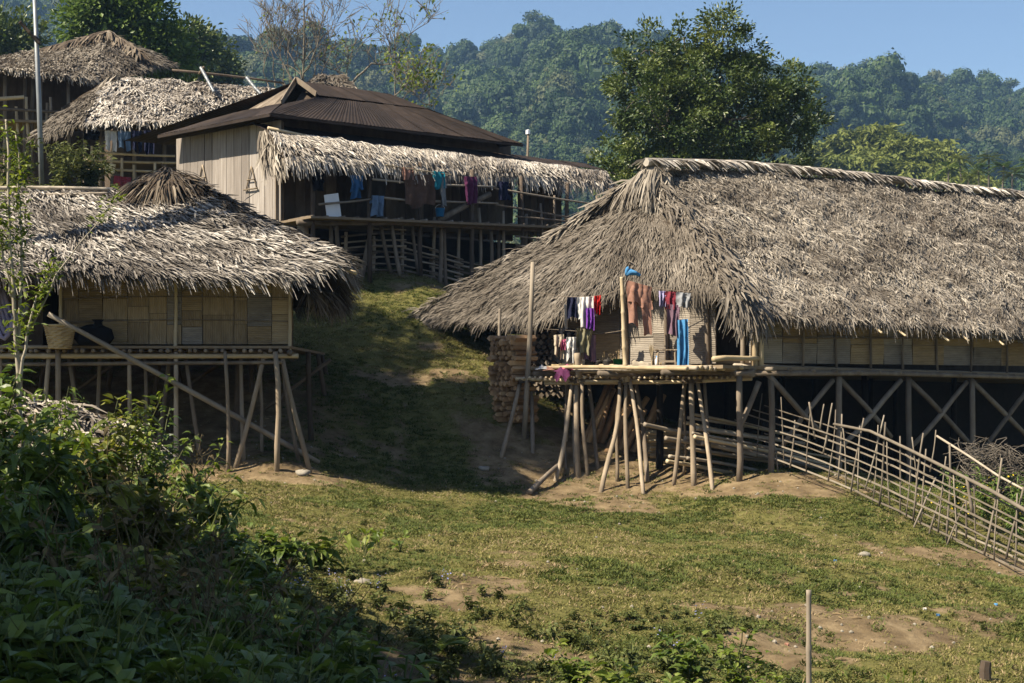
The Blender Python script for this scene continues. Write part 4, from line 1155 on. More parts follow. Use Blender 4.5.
for (n, c, x0, y0, x1, y1, d, h, st, lab) in (
        ('towel', 'navy', 567, 298, 579, 298, 31.9, .42, 'towel', 'dark navy cloth at the left end of the upper laundry line'),
        ('shirt', 'white', 577, 298, 597, 297, 31.85, .66, 'shirt', 'white shirt on the upper laundry line between navy and red cloths'),
        ('towel', 'red', 594, 297, 601, 296, 31.8, .38, 'towel', 'small red cloth beside the white shirt on the line'),
        ('towel', 'purple', 586, 309, 594, 309, 31.75, .42, 'towel', 'purple cloth hanging in front of the white shirt'),
        ('shirt', 'cream', 554, 336, 564, 335, 31.95, .5, 'trousers', 'cream garment lowest on the left of the laundry cluster'),
        ('towel', 'black', 559, 329, 575, 330, 32.05, .3, 'towel', 'black cloth on the lower line above the cream garment'),
        ('shirt', 'olive', 576, 329, 592, 330, 31.9, .52, 'shirt', 'olive shirt on the lower line beneath the white shirt'),
        ('towel', 'mauve', 584, 335, 596, 336, 32.0, .55, 'towel', 'mauve cloth at the right of the lower laundry line'),
        ('towel', 'pink', 561, 341, 566, 340, 31.85, .2, 'towel', 'tiny pink cloth on the lower laundry line'),
        ('trousers', 'white', 566, 338, 576, 338, 31.8, .52, 'trousers', 'off-white trousers on the lower line next to the pink cloth'),
        ('trousers', 'rust', 627, 281, 652, 288, 31.0, .98, 'trousers', 'rust-orange trousers hung beside the tall bamboo pole'),
        ('towel', 'lilac', 659, 292, 666, 292, 30.7, .3, 'towel', 'lilac patterned cloth at the left of the bundle below the eave'),
        ('towel', 'maroon', 665, 292, 677, 293, 30.65, .33, 'towel', 'maroon cloth in the middle of the bundle below the eave'),
        ('towel', 'grey', 676, 293, 691, 294, 30.6, .27, 'towel', 'pale grey-blue cloth at the right of the bundle below the eave'),
        ('trousers', 'mauve', 667, 305, 679, 306, 30.6, .6, 'towel', 'dusty mauve cloth dangling below the maroon one'),
        ('sarong', 'skyblue', 677, 321, 688, 320, 30.55, 1.0, 'towel', 'long bright blue cloth hanging down to the porch edge')):
    cloth(n, *S2(x0, y0, x1, y1, d), h, K[c], lab, 'clothing', st, group=GL, wav=.05)
for i, (pts, lab) in enumerate((([P(533, 292, 32.3), P(567, 297, 31.95), P(600, 297, 31.8), P(623, 288, 31.1)], 'upper laundry line strung from the grey pole to the bamboo pole'),
                                ([P(545, 329, 32.2), P(575, 331, 31.95), P(600, 334, 31.9), P(626, 330, 31.2)], 'lower laundry line under the white shirt'),
                                ([P(623, 281, 31.05), P(652, 288, 31.0), P(690, 292, 30.6), P(720, 285, 30.2)], 'laundry line from the bamboo pole to the eave corner'))):
    g = G(); tube(g, np.array(pts), .008, 5); obj('clothes_line', g, m_wood, None, lab, 'rope')
# blue bag tied to the pole top
g = G(); q = P(626, 275, 31.1)
for k in range(5):
    t = np.linspace(0, 1, 6)[:, None]; e = q + A(.06 + .06 * k, rnd(-.05, .05), .1 - .03 * k + rnd(-.03, .05))
    tube(g, q + (e - q) * t + A(0, 0, .05) * np.sin(t * 3), .03 + .018 * np.sin(np.linspace(0, 3, 6)), 6)
obj('plastic_bag', g, K['skyblue'], None, 'blue plastic bag knotted to the top of the bamboo laundry pole', 'bag', smooth=True)
# clothes lying on the deck
for c, px, py, d, lab in (('pink', 566, 371, 31.9, 'crumpled pink cloth lying on the deck edge'), ('plum', 563, 373, 31.75, 'dark plum cloth drooping over the platform edge'), ('white', 544, 371, 32.2, 'crumpled white cloth on the left of the deck'), ('rust', 551, 372, 32.1, 'crumpled orange cloth between white and pink ones on the deck')):
    g = G(); c0 = P(px, py, d); U, V = np.meshgrid(np.linspace(-1, 1, 9), np.linspace(-1, 1, 9), indexing='ij')
    hgt = .09 * np.exp(-(U ** 2 + V ** 2) * 1.3) * (1 + .6 * np.sin(U * 6 + px) * np.cos(V * 5)) + .02
    Pt = c0 + np.stack([U * .17 * (1 + .2 * np.sin(V * 4)), V * .17, hgt - (.16 * np.clip(-V, 0, 1) ** 2 * (1 + .5 * np.sin(U * 7)) if c == 'plum' else 0)], -1)
    grid_sheet(g, Pt, .5); obj('crumpled_cloth', g, K[c], None, lab, 'clothing', 'clothes lying on the deck', smooth=True)


def lathe(prof, c, n=14, sx=1, sy=1):
    g = G(); prof = np.array(prof, float); m = len(prof)
    an = np.arange(n) / n * 2 * np.pi
    V = np.stack([np.outer(prof[:, 0], np.cos(an)) * sx, np.outer(prof[:, 0], np.sin(an)) * sy, np.repeat(prof[:, 1][:, None], n, 1)], -1) + np.asarray(c)
    i = np.arange(n); j = (i + 1) % n
    Q = np.concatenate([np.stack([k * n + i, k * n + j, (k + 1) * n + j, (k + 1) * n + i], 1) for k in range(m - 1)])
    g.add(V.reshape(-1, 3), Q); return g


m_green_p = MAT('green_plastic', [(.01, .14, .04), (.02, .22, .07)], bump=0, rough=.4, spec=.5)
m_blue_p = MAT('blue_plastic', [(.02, .16, .42), (.03, .25, .6)], bump=0, rough=.4, spec=.5)
m_pot = MAT('sooty_pot', [(.02, .018, .016), (.06, .055, .05)], bump=.2, rough=.6, metal=.4)
m_white_p = MAT('white_plastic', [(.6, .62, .66), (.75, .76, .78)], bump=0, rough=.45, spec=.5)
pz = RF - .02
PD = 31.9


def porch(px, d): return A((px - 512) / F * d, d, RF - .03)


q = porch(618, 32.4); g = lathe([(0, 0), (.085, 0), (.115, .2), (.12, .2), (.105, .19), (.075, .02), (0, .02)], q)
b = thing('bucket', q, 'small green plastic bucket on the porch beside the bamboo pole', 'bucket')
obj('tub', g, m_green_p, b, smooth=True); g = G(); t = np.linspace(0, np.pi, 9); tube(g, np.stack([q[0] + .118 * np.cos(t), np.full(9, q[1]), q[2] + .2 + .1 * np.sin(t)], 1), .005, 5); obj('handle', g, m_pot, b)
for px, d, s, lab in ((588, 33.0, 1.0, 'leftmost of the sooty cooking pots on the porch'), (598, 33.0, .85, 'middle sooty cooking pot on the porch'), (608, 32.9, .95, 'sooty cooking pot nearest the green bucket')):
    q = porch(px, d); p_ = thing('cooking_pot', q, lab, 'pot', 'cooking pots on the porch')
    obj('body', lathe(np.array([(0, 0), (.09, .01), (.13, .08), (.11, .16), (.125, .19), (.1, .185), (.1, .16), (0, .15)]) * s, q), m_pot, p_, smooth=True)
    obj('lid', lathe(np.array([(.115, .192), (.08, .215), (.02, .225), (.02, .25), (0, .25)]) * s, q), m_pot, p_, smooth=True)
q = porch(564, 32.9); obj('winnowing_tray', lathe([(0, .03), (.24, .03), (.27, .09), (.285, .09), (.25, 0), (0, 0)], q, 20), m_wicker, None, 'shallow round woven tray lying on the porch below the laundry', 'tray', smooth=True)
# stool
q = porch(666, 31.0); s_ = thing('stool', q, 'low wooden stool in the sun on the porch beside the blue cloth', 'stool')
for i in range(6): board('seat_slat', q + A(-.2 + .08 * i, -.14, .36), q + A(-.2 + .08 * i, .14, .36), .06, .02, A(1, 0, 0), m_stilt, s_)
for sx in (-.17, .17):
    for sy in (-.11, .11): pole('leg', q + A(sx * 1.1, sy, 0), q + A(sx, sy, .35), .02, m_stilt, s_, bend=0)
    board('apron', q + A(sx, -.11, .3), q + A(sx, .11, .3), .05, .02, A(0, 0, 1), m_stilt, s_)
for sy in (-.11, .11): board('stretcher', q + A(-.17, sy, .12), q + A(.17, sy, .12), .04, .02, A(0, 0, 1), m_stilt, s_)
q = porch(657, 30.95); bt = thing('water_bottle', q, 'small clear-white plastic bottle standing left of the stool', 'bottle')
obj('body', lathe([(0, 0), (.04, .0), (.042, .14), (.018, .19), (.018, .21), (0, .21)], q), m_white_p, bt, smooth=True); obj('cap', lathe([(.02, .2), (.02, .235), (0, .235)], q), m_blue_p, bt, smooth=True)
g = G(); q = porch(652, 31.3)
leaf_strips(g, np.repeat(q[None] + A(0, 0, .12), 60, 0), np.stack([rng.normal(-.06, .1, 60), rng.normal(0, .08, 60), np.ones(60)], 1), np.broadcast_to(A(0, -1, 0), (60, 3)), rng.uniform(.25, .38, 60), .012, 0, 0, 0)
tube(g, np.array([q, q + A(0, 0, .14)]), .02, 6); obj('stalk_broom', g, m_bamboo, None, 'upright pale stalk broom leaning by the porch wall', 'broom')
g = G(); q = porch(640, 31.2); U, V = np.meshgrid(np.linspace(0, np.pi, 9), np.linspace(0, 1, 8), indexing='ij')
Pt = q + np.stack([V * .34 - .17, np.cos(U) * .12 * (1 - .3 * V), np.sin(U) * .16 * (1 - .4 * V) * (1 + .15 * np.sin(V * 12))], -1); grid_sheet(g, Pt, .5)
obj('folded_sack', g, K['cream'], None, 'slumped cream sack on the porch right of the bamboo pole', 'sack', smooth=True)


# firewood
def log_stack(label, c, ax, side, w, h, L, r, mat=m_log_end, seed=0, jitter=.06, name='firewood_stack'):
    st = thing(name, c, label, 'firewood', 'stacked wood by the large house')
    ax = unit(np.asarray(ax)); side = unit(np.asarray(side))
    z = r * .8; k = 0
    while z < h:
        x = -w / 2 + (r if k % 2 else 0)
        while x < w / 2:
            rr_ = r * rnd(.75, 1.15); o = rnd(-jitter, jitter)
            g_ = G(); n_ = random.choice((3, 3, 4, 4, 5))
            p0_ = np.asarray(c) + side * x + A(0, 0, z) - ax * L / 2 + ax * o
            tube(g_, np.array([p0_, p0_ + ax * L * rnd(.9, 1.05) + A(0, 0, rnd(-.02, .02))]), [rr_, rr_ * rnd(.8, 1.1)], n_)
            obj('log', g_, mat, st); x += r * 2.05
        z += r * 1.62; k += 1
    return st


q = P(511, 0, 32.9); zb = gz(q[0], 32.9)
log_stack('tall stack of split firewood beside the porch post, left end of the large house', A(q[0] + .02, 32.95, zb), (-.78, -.62, 0), (.62, -.78, 0), .85, 1.2 - zb, .6, .068, jitter=.12)
q = P(548, 0, 34.6); log_stack('shadowed firewood stack under the porch, right of the tall one', A(q[0], 34.6, gz(q[0], 34.6)), (-.3, -.95, 0), (.95, -.3, 0), 1.1, 1.7, .6, .075, m_wood)
q = P(666, 452, 33.0); log_stack('small pile of pale planks under the porch floor', A(q[0], 32.6, gz(q[0], 32.6)), (1, .1, 0), (0, 1, 0), .5, .6, .9, .05, m_bamboo, name='plank_pile')
lp = thing('leaning_log_bundle', P(615, 452, 32.9), 'bundle of thick logs leaning under the porch behind the platform stilts', 'firewood', 'stacked wood by the large house')
for i in range(13):
    x = P(590 + i * 4.5, 0, 33)[0]; y = 32.7 + rnd(-.15, .3)
    pole('log', A(x - .15, y, gz(x, y)), A(x + rnd(.2, .5), y + .4, gz(x, y) + rnd(.9, 1.35)), rnd(.055, .085), m_log_end, lp, bend=.03)
bh = thing('bamboo_heap', rp(.6, .9, gz(*rp(.6, .9, 0)[:2])), 'heap of long bamboo poles stored under the floor of the large house', 'bamboo')
for i in range(16):
    o = rp(rnd(-1.2, -.2), .5 + rnd(0, 1.2), 0); z = gz(o[0], o[1]) + .3 + i * .06
    bamboo('bamboo_pole', A(o[0], o[1], z + .15), A(*(o + RU * rnd(2.8, 4.0))[:2], z - .35 + rnd(-.15, .15)), rnd(.03, .05), m_bamboo_gr if i % 3 else m_bamboo, bh, step=.7)
q = gp(529, 496); q2 = gp(562, 470)
pole('fallen_pole', q + A(0, 0, .05), q2 + A(0, 0, .16), .06, m_wood, None, label='fallen grey pole on the grass left of the platform stilts', cat='pole')
pole('leaning_post', A(*P(478, 435, 34.2)[:2], gz(*P(478, 435, 34.2)[:2]) - .05), P(498, 392, 34.0), .07, m_wood, None, label='thick weathered log propped at the porch end of the large house', cat='pole')

# left house: leaning pole, basket, bundle, cloth
pole('leaning_pole', gp(319, 464) + A(0, 0, .02), P(48, 314, 27.5), .055, m_bamboo_gr, None, bend=.004, n=9, label='long grey pole leaning from the grass up to the left hut porch', cat='pole')
q = P(60, 349, 28.25); bk = thing('woven_basket', q, 'pale woven basket standing on the edge of the left hut porch', 'basket')
pr = [(0, 0)] + [(.2 + .09 * k / 22 + (.006 if k % 2 else -.006), .44 * k / 22) for k in range(23)] + [(.27, .43), (.18, .04), (0, .03)]
g = lathe(pr, q, 36); V = g.v[0].reshape(len(pr), 36, 3)
for i in range(1, 24):
    for j in range(36): V[i, j, :2] = q[:2] + (V[i, j, :2] - q[:2]) * (1 + (.028 if (i // 2 + j // 2) % 2 else -.02))
g.v[0] = V.reshape(-1, 3); obj('body', g, m_wicker, bk)
g = G(); t = np.linspace(0, 2 * np.pi, 19); tube(g, np.stack([q[0] + .29 * np.cos(t), q[1] + .29 * np.sin(t), np.full(19, q[2] + .44)], 1), .02, 6, cap=False); obj('rim', g, m_wicker, bk, smooth=True)
bd = thing('cloth_bundle', P(96, 346, 28.5), 'dark lumpy bundle on the left hut porch beside the basket', 'bundle')
g = lathe([(0, 0), (.22, .01), (.31, .15), (.27, .32), (.12, .4), (0, .42)], P(94, 346, 28.45), 14, 1.25, .55); obj('body', g, K['black'], bd, smooth=True)
g = lathe([(0, .3), (.1, .36), (.07, .45), (.12, .5), (0, .5)], P(98, 346, 28.45), 10); obj('knot', g, K['black'], bd, smooth=True)
g = G(); t = np.linspace(0, 1, 9)
for k in range(5):
    tube(g, np.stack([P(-12, 290, 28.4)[0] + .05 * k + .5 * t, np.full(9, 28.4 + .04 * k), P(0, 286, 28.4)[2] - np.sin(t * 2.6) * (1.0 - .09 * k)], 1), .045, 6)
obj('hammock', g, K['lilac'], None, 'pale lilac cloth hammock slung in the dark porch of the left hut', 'hammock', smooth=True)

# laundry and small things on the plank house verandah
GV = 'laundry on the verandah of the plank house'


def on_v(px, y, o=1.5):
    k = (px - 512) / F; b = C0 + MN * o
    a = (k * b[1] - b[0]) / (MA[0] - k * MA[1]); q = b + MA * a
    q[2] = (H - y) / F * q[1]; return q


for (n, c, x0, x1, y, h, lab) in (('blanket', 'brown', 405, 433, 175, .8, 'brown patterned blanket on the verandah line of the plank house'), ('towel', 'turq', 433, 444, 172, .42, 'turquoise towel beside the brown blanket'), ('sarong', 'plum', 465, 476, 177, .68, 'plum cloth on the verandah line, right of the turquoise towel'),
                                  ('shirt', 'blue', 350, 362, 176, .55, 'faded blue shirt in the verandah shade left of the blanket'), ('towel', 'navy', 498, 509, 182, .5, 'navy cloth near the right end of the verandah'), ('towel', 'rust', 402, 413, 168, .3, 'small rust cloth over the corner of the brown blanket'),
                                  ('towel', 'grey', 441, 445, 178, .7, 'narrow pale cloth hanging next to the turquoise towel'), ('shirt', 'black', 312, 324, 170, .5, 'black shirt in the dark left corner of the verandah'), ('towel', 'jeans', 372, 384, 196, .5, 'denim-blue cloth over the verandah rail')):
    cloth(n, on_v(x0, y), on_v(x1, y + .6), h, K[c], lab, 'clothing', 'shirt' if n == 'shirt' else 'towel', group=GV, wav=.05)
g = G(); slab(g, on_v(334, 217, 1.35) + A(0, .05, 0), on_v(331, 194, 1.35), .42, .02, MA); obj('white_board', g, m_white_p, None, 'white board propped on the verandah near the plank wall corner', 'board')
q = on_v(440, 216.5, 1.3); b = thing('bucket', q, 'bright blue bucket on the verandah floor under the turquoise towel', 'bucket')
obj('tub', lathe([(0, 0), (.1, 0), (.13, .22), (.135, .22), (.12, .2), (.09, .02), (0, .02)], q), m_blue_p, b, smooth=True)
g = G(); t = np.linspace(0, np.pi, 9); tube(g, np.stack([q[0] + .13 * np.cos(t), np.full(9, q[1]), q[2] + .2 + .12 * np.sin(t)], 1), .006, 5); obj('handle', g, m_white_p, b)
bamboo('verandah_line', on_v(386, 165), on_v(452, 175), .02, m_bamboo, None, label='thin bamboo laundry rod along the plank house verandah', cat='rod')
pole('slanting_beam', on_v(440, 219, 1.2), on_v(490, 194, 1.2), .09, m_wood, None, label='thick beam slanting across the verandah under the plum cloth', cat='beam')
# laundry at house A
for (n, c, x0, x1, h, st, lab) in (('trousers', 'white', 105, 117, .75, 'trousers', 'white trousers under the eave of the bleached thatched house'), ('jeans', 'jeans', 118, 131, .7, 'trousers', 'blue jeans hung between white and dark trousers on the hill'), ('trousers', 'navy', 132, 142, .8, 'trousers', 'dark trousers right of the blue jeans on the hill'), ('towel', 'black', 84, 100, .3, 'towel', 'black cloth under the eave left of the white trousers'),
                                   ('towel', 'navy', 144, 154, .75, 'towel', 'dark cloth at the right end of the hill house line')):
    cloth(n, P(x0, 131, 53.2), P(x1, 131.5, 53.3), h, K[c], lab, 'clothing', st, group='laundry at the hill house')
g = G(); tube(g, np.array([P(80, 129, 53.2), P(120, 131, 53.2), P(160, 131, 53.4)]), .012, 5); obj('clothes_line', g, m_wood, None, 'laundry line below the eave of the bleached thatched house', 'rope')
q = P(110, 173, 53.8); obj('white_pail', lathe([(0, 0), (.16, 0), (.2, .3), (.21, .3), (.18, .28), (0, .05)], q), m_white_p, None, 'white pail on the porch of the bleached thatched house', 'pail', smooth=True)
cloth('blanket', P(114, 176, 53.9), P(131, 178, 54), .5, K['maroon'], 'red-brown blanket over the porch rail of the bleached thatched house', 'blanket')

# poles
up = thing('utility_pole', A(*P(41, 0, 46)[:2], gz(*P(41, 0, 46)[:2])), 'tall grey metal pole with a slanting arm in front of the hill houses', 'pole')
g = G(); a0 = P(43, 185, 46); a0[2] = gz(a0[0], 46) - .2; tube(g, np.array([a0, P(39, 100, 46), P(33, -40, 46)]), [.08, .075, .06], 10); obj('shaft', g, m_pole_metal, up, smooth=True)
bamboo('arm', P(20, 22, 45.8), P(40, 44, 45.9), .06, m_wood_dk, up); pole('arm', P(34, 36, 45.9), P(40, 41, 46), .045, m_wood_dk, up)
lp2 = thing('lamp_post', P(528, 168, 52), 'thin post with a white cap beyond the verandah thatch', 'post')
pole('shaft', A(*P(529, 0, 52)[:2], gz(*P(529, 0, 52)[:2])), P(528, 134, 52), .045, m_wood, lp2); obj('cap', lathe([(0, -.08), (.08, -.08), (.08, .06), (0, .09)], P(528, 132, 52), 8), m_white_p, lp2)
q = A(2.27, 11.5, 0); q[2] = gz(q[0], q[1]); bamboo('bamboo_stake', q - A(0, 0, .2), P(808.5, 590, 11.5), .026, m_bamboo_gr, None, bend=.004, label='single upright bamboo stake in the foreground grass', cat='stake')
g = G(); q = gp(985, 680); tube(g, np.array([q - A(0, 0, .1), q + A(0, 0, .1), q + A(.01, 0, .17)]), [.06, .055, .05], 7); obj('tree_stump', g, m_wood_dk, None, 'small dark stump at the bottom right of the lawn', 'stump')

# ------------------------------------------------------------------ trees
def tree(name, base, top, lobes, nclump, per, leaf, mat, label, tr=.25, bark=m_bark, spread=.35, group=None, limb=.07, W=.55, kind=None, fill=.35):
    base = np.asarray(base, float)
    t = thing(name, base, label, 'tree', group)
    gt = G()
    tp = polepts(base - A(0, 0, .3), top, .03, 7); tube(gt, tp, np.linspace(tr, tr * .45, 7), 9)
    gl_ = G(); tot = sum(l[1][0] * l[1][2] for l in lobes)
    for c, rad in lobes:
        c = np.asarray(c, float); rad = np.asarray(rad, float)
        st_ = tp[random.choice((3, 4, 5, 6))]
        tube(gt, polepts(st_, c, .06, 5), np.linspace(limb * 1.4, limb * .4, 5), 6)
        n_ = max(6, int(nclump * rad[0] * rad[2] / tot))
        dv = sphere_dirs(n_); rr_ = fill + (1 - fill) * rng.random((n_, 1)) ** .45
        cc = c + dv * rad * rr_
        for k in range(min(10, n_ // 5)):
            tube(gt, polepts(c, cc[k], .08, 4), np.linspace(limb * .5, limb * .15, 4), 5)
        m_ = n_ * per
        ci = np.repeat(np.arange(n_), per)
        off = rng.normal(0, 1, (m_, 3)) * spread * A(1, 1, .75)
        p_ = cc[ci] + off
        outd = unit(unit(off) * .8 + dv[ci] * .7 + rng.normal(0, .45, (m_, 3)) + A(0, 0, -.1))
        upv = unit(dv[ci] * .8 + A(0, 0, .6) + rng.normal(0, .36, (m_, 3)))
        L_ = leaf * rng.uniform(.65, 1.25, m_)
        tone = np.clip(rng.random(n_)[ci] * .55 + rng.random(m_) * .45, 0, 1)
        card_leaves(gl_, p_, outd, upv, L_, L_ * W, tone)
    obj('trunk', gt, bark, t, smooth=True)
    obj('crown', gl_, mat, t, kind='stuff')
    return t


def lobe(px, py, d, rx, ry=None, rz=None): return (P(px, py, d), (rx, ry or rx, rz or rx))


tb = A(P(712, 0, 61)[0], 61, gz(P(712, 0, 61)[0], 61))
tree('broadleaf_tree', tb, P(712, 150, 61), [lobe(724, 28, 61, .8, .9, .9), lobe(730, 55, 61, 1.2, 1.3, 1.1), lobe(702, 62, 60.7, .9, 1.0, .8), lobe(680, 38, 61, .55, .6, .6), lobe(748, 72, 61, 1.0, 1.2, .9), lobe(705, 88, 60.5, 1.8, 1.9, 1.5), lobe(650, 50, 61, .95, 1.1, 1.0), lobe(625, 72, 61, .7, .8, .8), lobe(612, 172, 60.5, .8, .9, .9), lobe(810, 128, 61, .7, .8, .8), lobe(645, 95, 60.5, 1.5, 1.6, 1.6), lobe(668, 125, 60, 2.0, 2.0, 1.9), lobe(628, 150, 60.5, 1.0, 1.5, 1.5), lobe(645, 185, 61, 1.5, 1.6, 1.4), lobe(730, 120, 60, 2.2, 2.0, 2.0), lobe(770, 92, 61, 1.5, 1.6, 1.4), lobe(793, 82, 61.3, .55, .6, .6), lobe(785, 120, 61, 1.3, 1.4, 1.3), lobe(772, 155, 60.8, 1.6, 1.6, 1.3), lobe(700, 170, 60.5, 2.2, 2.0, 1.5), lobe(690, 100, 62, 2, 2, 2)],
     470, 115, .175, m_leaf_tree, 'big dark-green glossy-leaved tree standing behind the large thatched roof', tr=.4, spread=.2, fill=.72)
tree('broadleaf_tree', A(-24.5, 84, gz(-24.5, 84)), P(115, 40, 84), [lobe(110, 10, 84, 2.2, 2, 1.6), lobe(85, 25, 84, 1.6, 1.6, 1.2), lobe(135, 25, 84, 2.1, 2, 1.5), lobe(160, 45, 84.5, 1.7, 1.5, 1.3), lobe(120, -12, 84, 1.8, 2, 1.5), lobe(145, 58, 84, 1.8, 1.5, 1.2), lobe(172, 62, 85, 1.2, 1, .9)],
     560, 26, .34, m_leaf_bright, 'bright green leafy tree rising behind the hill-top thatched house', tr=.3, spread=.4)
for i, (px, py, d, r, lab) in enumerate(((10, 40, 105, 2.6, 'dark tree at the far left edge behind the hill-top house'), (190, 40, 118, 1.6, 'rounded tree against the sky right of the bright green tree'), (-20, 35, 110, 2.5, 'dark tree cut by the left edge of the picture'), (212, 62, 130, 2.4, 'blue-green tree beyond the ridge poles of the bleached thatched house'), (440, 148, 62, .8, 'small light-green banana-like bush behind the sheet roof end'))):
    b = P(px, 0, d); b[2] = gz(b[0], d)
    m = m_leaf_bright if i == 4 else m_leaf_tree
    tree('background_tree', b, P(px, py + 10, d), [lobe(px, py, d, r * .8, r * .8, r * .8), lobe(px - 8, py + 12, d, r * .6), lobe(px + 9, py + 10, d, r * .6)], 150, 24, .45 if i < 4 else .3, m, lab, tr=.2, spread=.5 if i < 4 else .25)
# shade trees that stand left of the photographer, out of the picture
for i, (x, y, h, k) in enumerate(((-8.9, 9.6, 6.4, 1), (-7.4, 6.4, 7.2, 1), (-17.7, 29.2, 18.0, 1), (-14.3, 25.9, 18.2, .52))):
    c = A(x, y, gz(x, y)); t_ = c + A(0, 0, h)
    tree('shade_tree', c, c + A(0, 0, h * .75), [(t_ + k * A(*o), tuple(k * c_ for c_ in r_)) for o, r_ in (((0, 0, 0), (2.1, 2.1, 1.5)), ((1.3, .8, -.9), (1.6, 1.6, 1.1)), ((-1.4, -.6, -.8), (1.7, 1.7, 1.2)), ((.6, -1.4, -1.2), (1.5, 1.5, 1.0)), ((-.3, 1.5, -1.1), (1.6, 1.5, 1.0)))],
         420, 22, .24, m_leaf_tree, ['lower spreading shade tree left of the lawn', 'tallest spreading shade tree left of the lawn', 'tall shade tree beside the left hut, the one farther up the slope', 'tall shade tree beside the left hut, the one nearer the lawn'][i], tr=.18, spread=.32, group='shade trees beside the lawn')


# bare trees
def bare_tree(name, base, pts_list, mat, label, leafn=60, lm=m_leaf_lime):
    t = thing(name, base, label, 'tree', 'bare trees behind the plank house')
    gt = G(); tips = []
    for pts, r in pts_list:
        pts = np.asarray(pts, float); q = resample(pts, np.linspace(0, 1, 9)); q += rng.normal(0, .05, q.shape)
        r = r * .62; tube(gt, q, np.linspace(r, r * .25, 9), 6)
        for k in range(15):
            u_ = rnd(.3, .98); s_ = resample(q, np.array([u_]))[0]; dd_ = unit(A(rnd(-1, 1), rnd(-.6, .6), rnd(.4, 1.6))) * rnd(.5, 1.7)
            tube(gt, polepts(s_, s_ + dd_, .06, 5), np.linspace(r * .28, r * .06 + .006, 5), 4); tips.append(s_ + dd_)
            for m_ in range(3):
                e_ = s_ + dd_ * rnd(.4, .9); d3 = unit(dd_ + rng.normal(0, .5, 3)) * rnd(.3, .8); tube(gt, np.array([e_, e_ + d3 * .5, e_ + d3]), [.014, .011, .006], 4); tips.append(e_ + d3)
    obj('trunk', gt, mat, t)
    tips = np.array(tips)
    if leafn:
        gl_ = G(); i_ = rng.integers(0, len(tips), leafn); p_ = tips[i_] + rng.normal(0, .12, (leafn, 3))
        card_leaves(gl_, p_, rng.normal(size=(leafn, 3)), rng.normal(size=(leafn, 3)), rng.uniform(.12, .26, leafn), .11); obj('crown', gl_, lm, t, kind='stuff')


D = 66


def gb(px, d=D): b = P(px, 0, d); return A(b[0], d, gz(b[0], d))


bare_tree('bare_tree', gb(303), [([gb(303), P(303, 70, D), P(306, 30, D), P(304, -25, D)], .16), ([P(303, 80, D), P(285, 40, D), P(278, 0, D)], .06), ([P(303, 75, D), P(318, 45, D), P(325, 5, D)], .06), ([P(296, 85, D), P(272, 50, D), P(272, 20, D)], .05), ([P(305, 60, D), P(330, 30, D), P(338, 8, D)], .05)] + [([P(x0, 88, D + .5), P(x0 + (x0 - 295) * .25, 45, D + .5), P(x0 + (x0 - 295) * .4, y1, D + .5)], .05) for x0, y1 in ((268, 28), (276, 10), (284, 22), (290, 2), (296, 16), (312, 24), (320, 34))], m_bark_grey, 'tallest bare tree rising above the sheet roof ridge', 50)
bare_tree('bare_tree', gb(352), [([gb(352), P(352, 80, D), P(335, 68, D), P(318, 66, D)], .12), ([P(350, 85, D), P(372, 62, D), P(395, 66, D), P(420, 80, D)], .09), ([P(345, 78, D), P(352, 50, D), P(360, 35, D)], .05)], m_bark_grey, 'low arching bare tree behind the sheet roof ridge', 130)
bare_tree('bare_tree', gb(395), [([gb(395), P(396, 90, D), P(395, 50, D), P(399, -5, D)], .1), ([P(396, 80, D), P(388, 40, D), P(380, 10, D)], .05), ([P(396, 70, D), P(412, 35, D), P(440, 8, D)], .05), ([P(396, 95, D), P(415, 75, D), P(440, 92, D)], .06)], m_bark_grey, 'slender bare tree with thin upright twigs right of the roof ridge', 170)
bare_tree('bare_tree', gb(432, 60), [([gb(432, 60), P(432, 110, 60), P(430, 90, 60), P(425, 75, 60)], .07), ([P(432, 108, 60), P(415, 95, 60), P(405, 90, 60)], .05)], m_bark_grey, 'small yellowing bush-like tree just above the sheet roof slope', 420)


# ------------------------------------------------------------------ stuff scattered by geometry nodes
def src(name, g_, mat):
    me = g_.mesh(name, mat, (0, 0, 0), False)
    return bpy.data.objects.new(name, me)


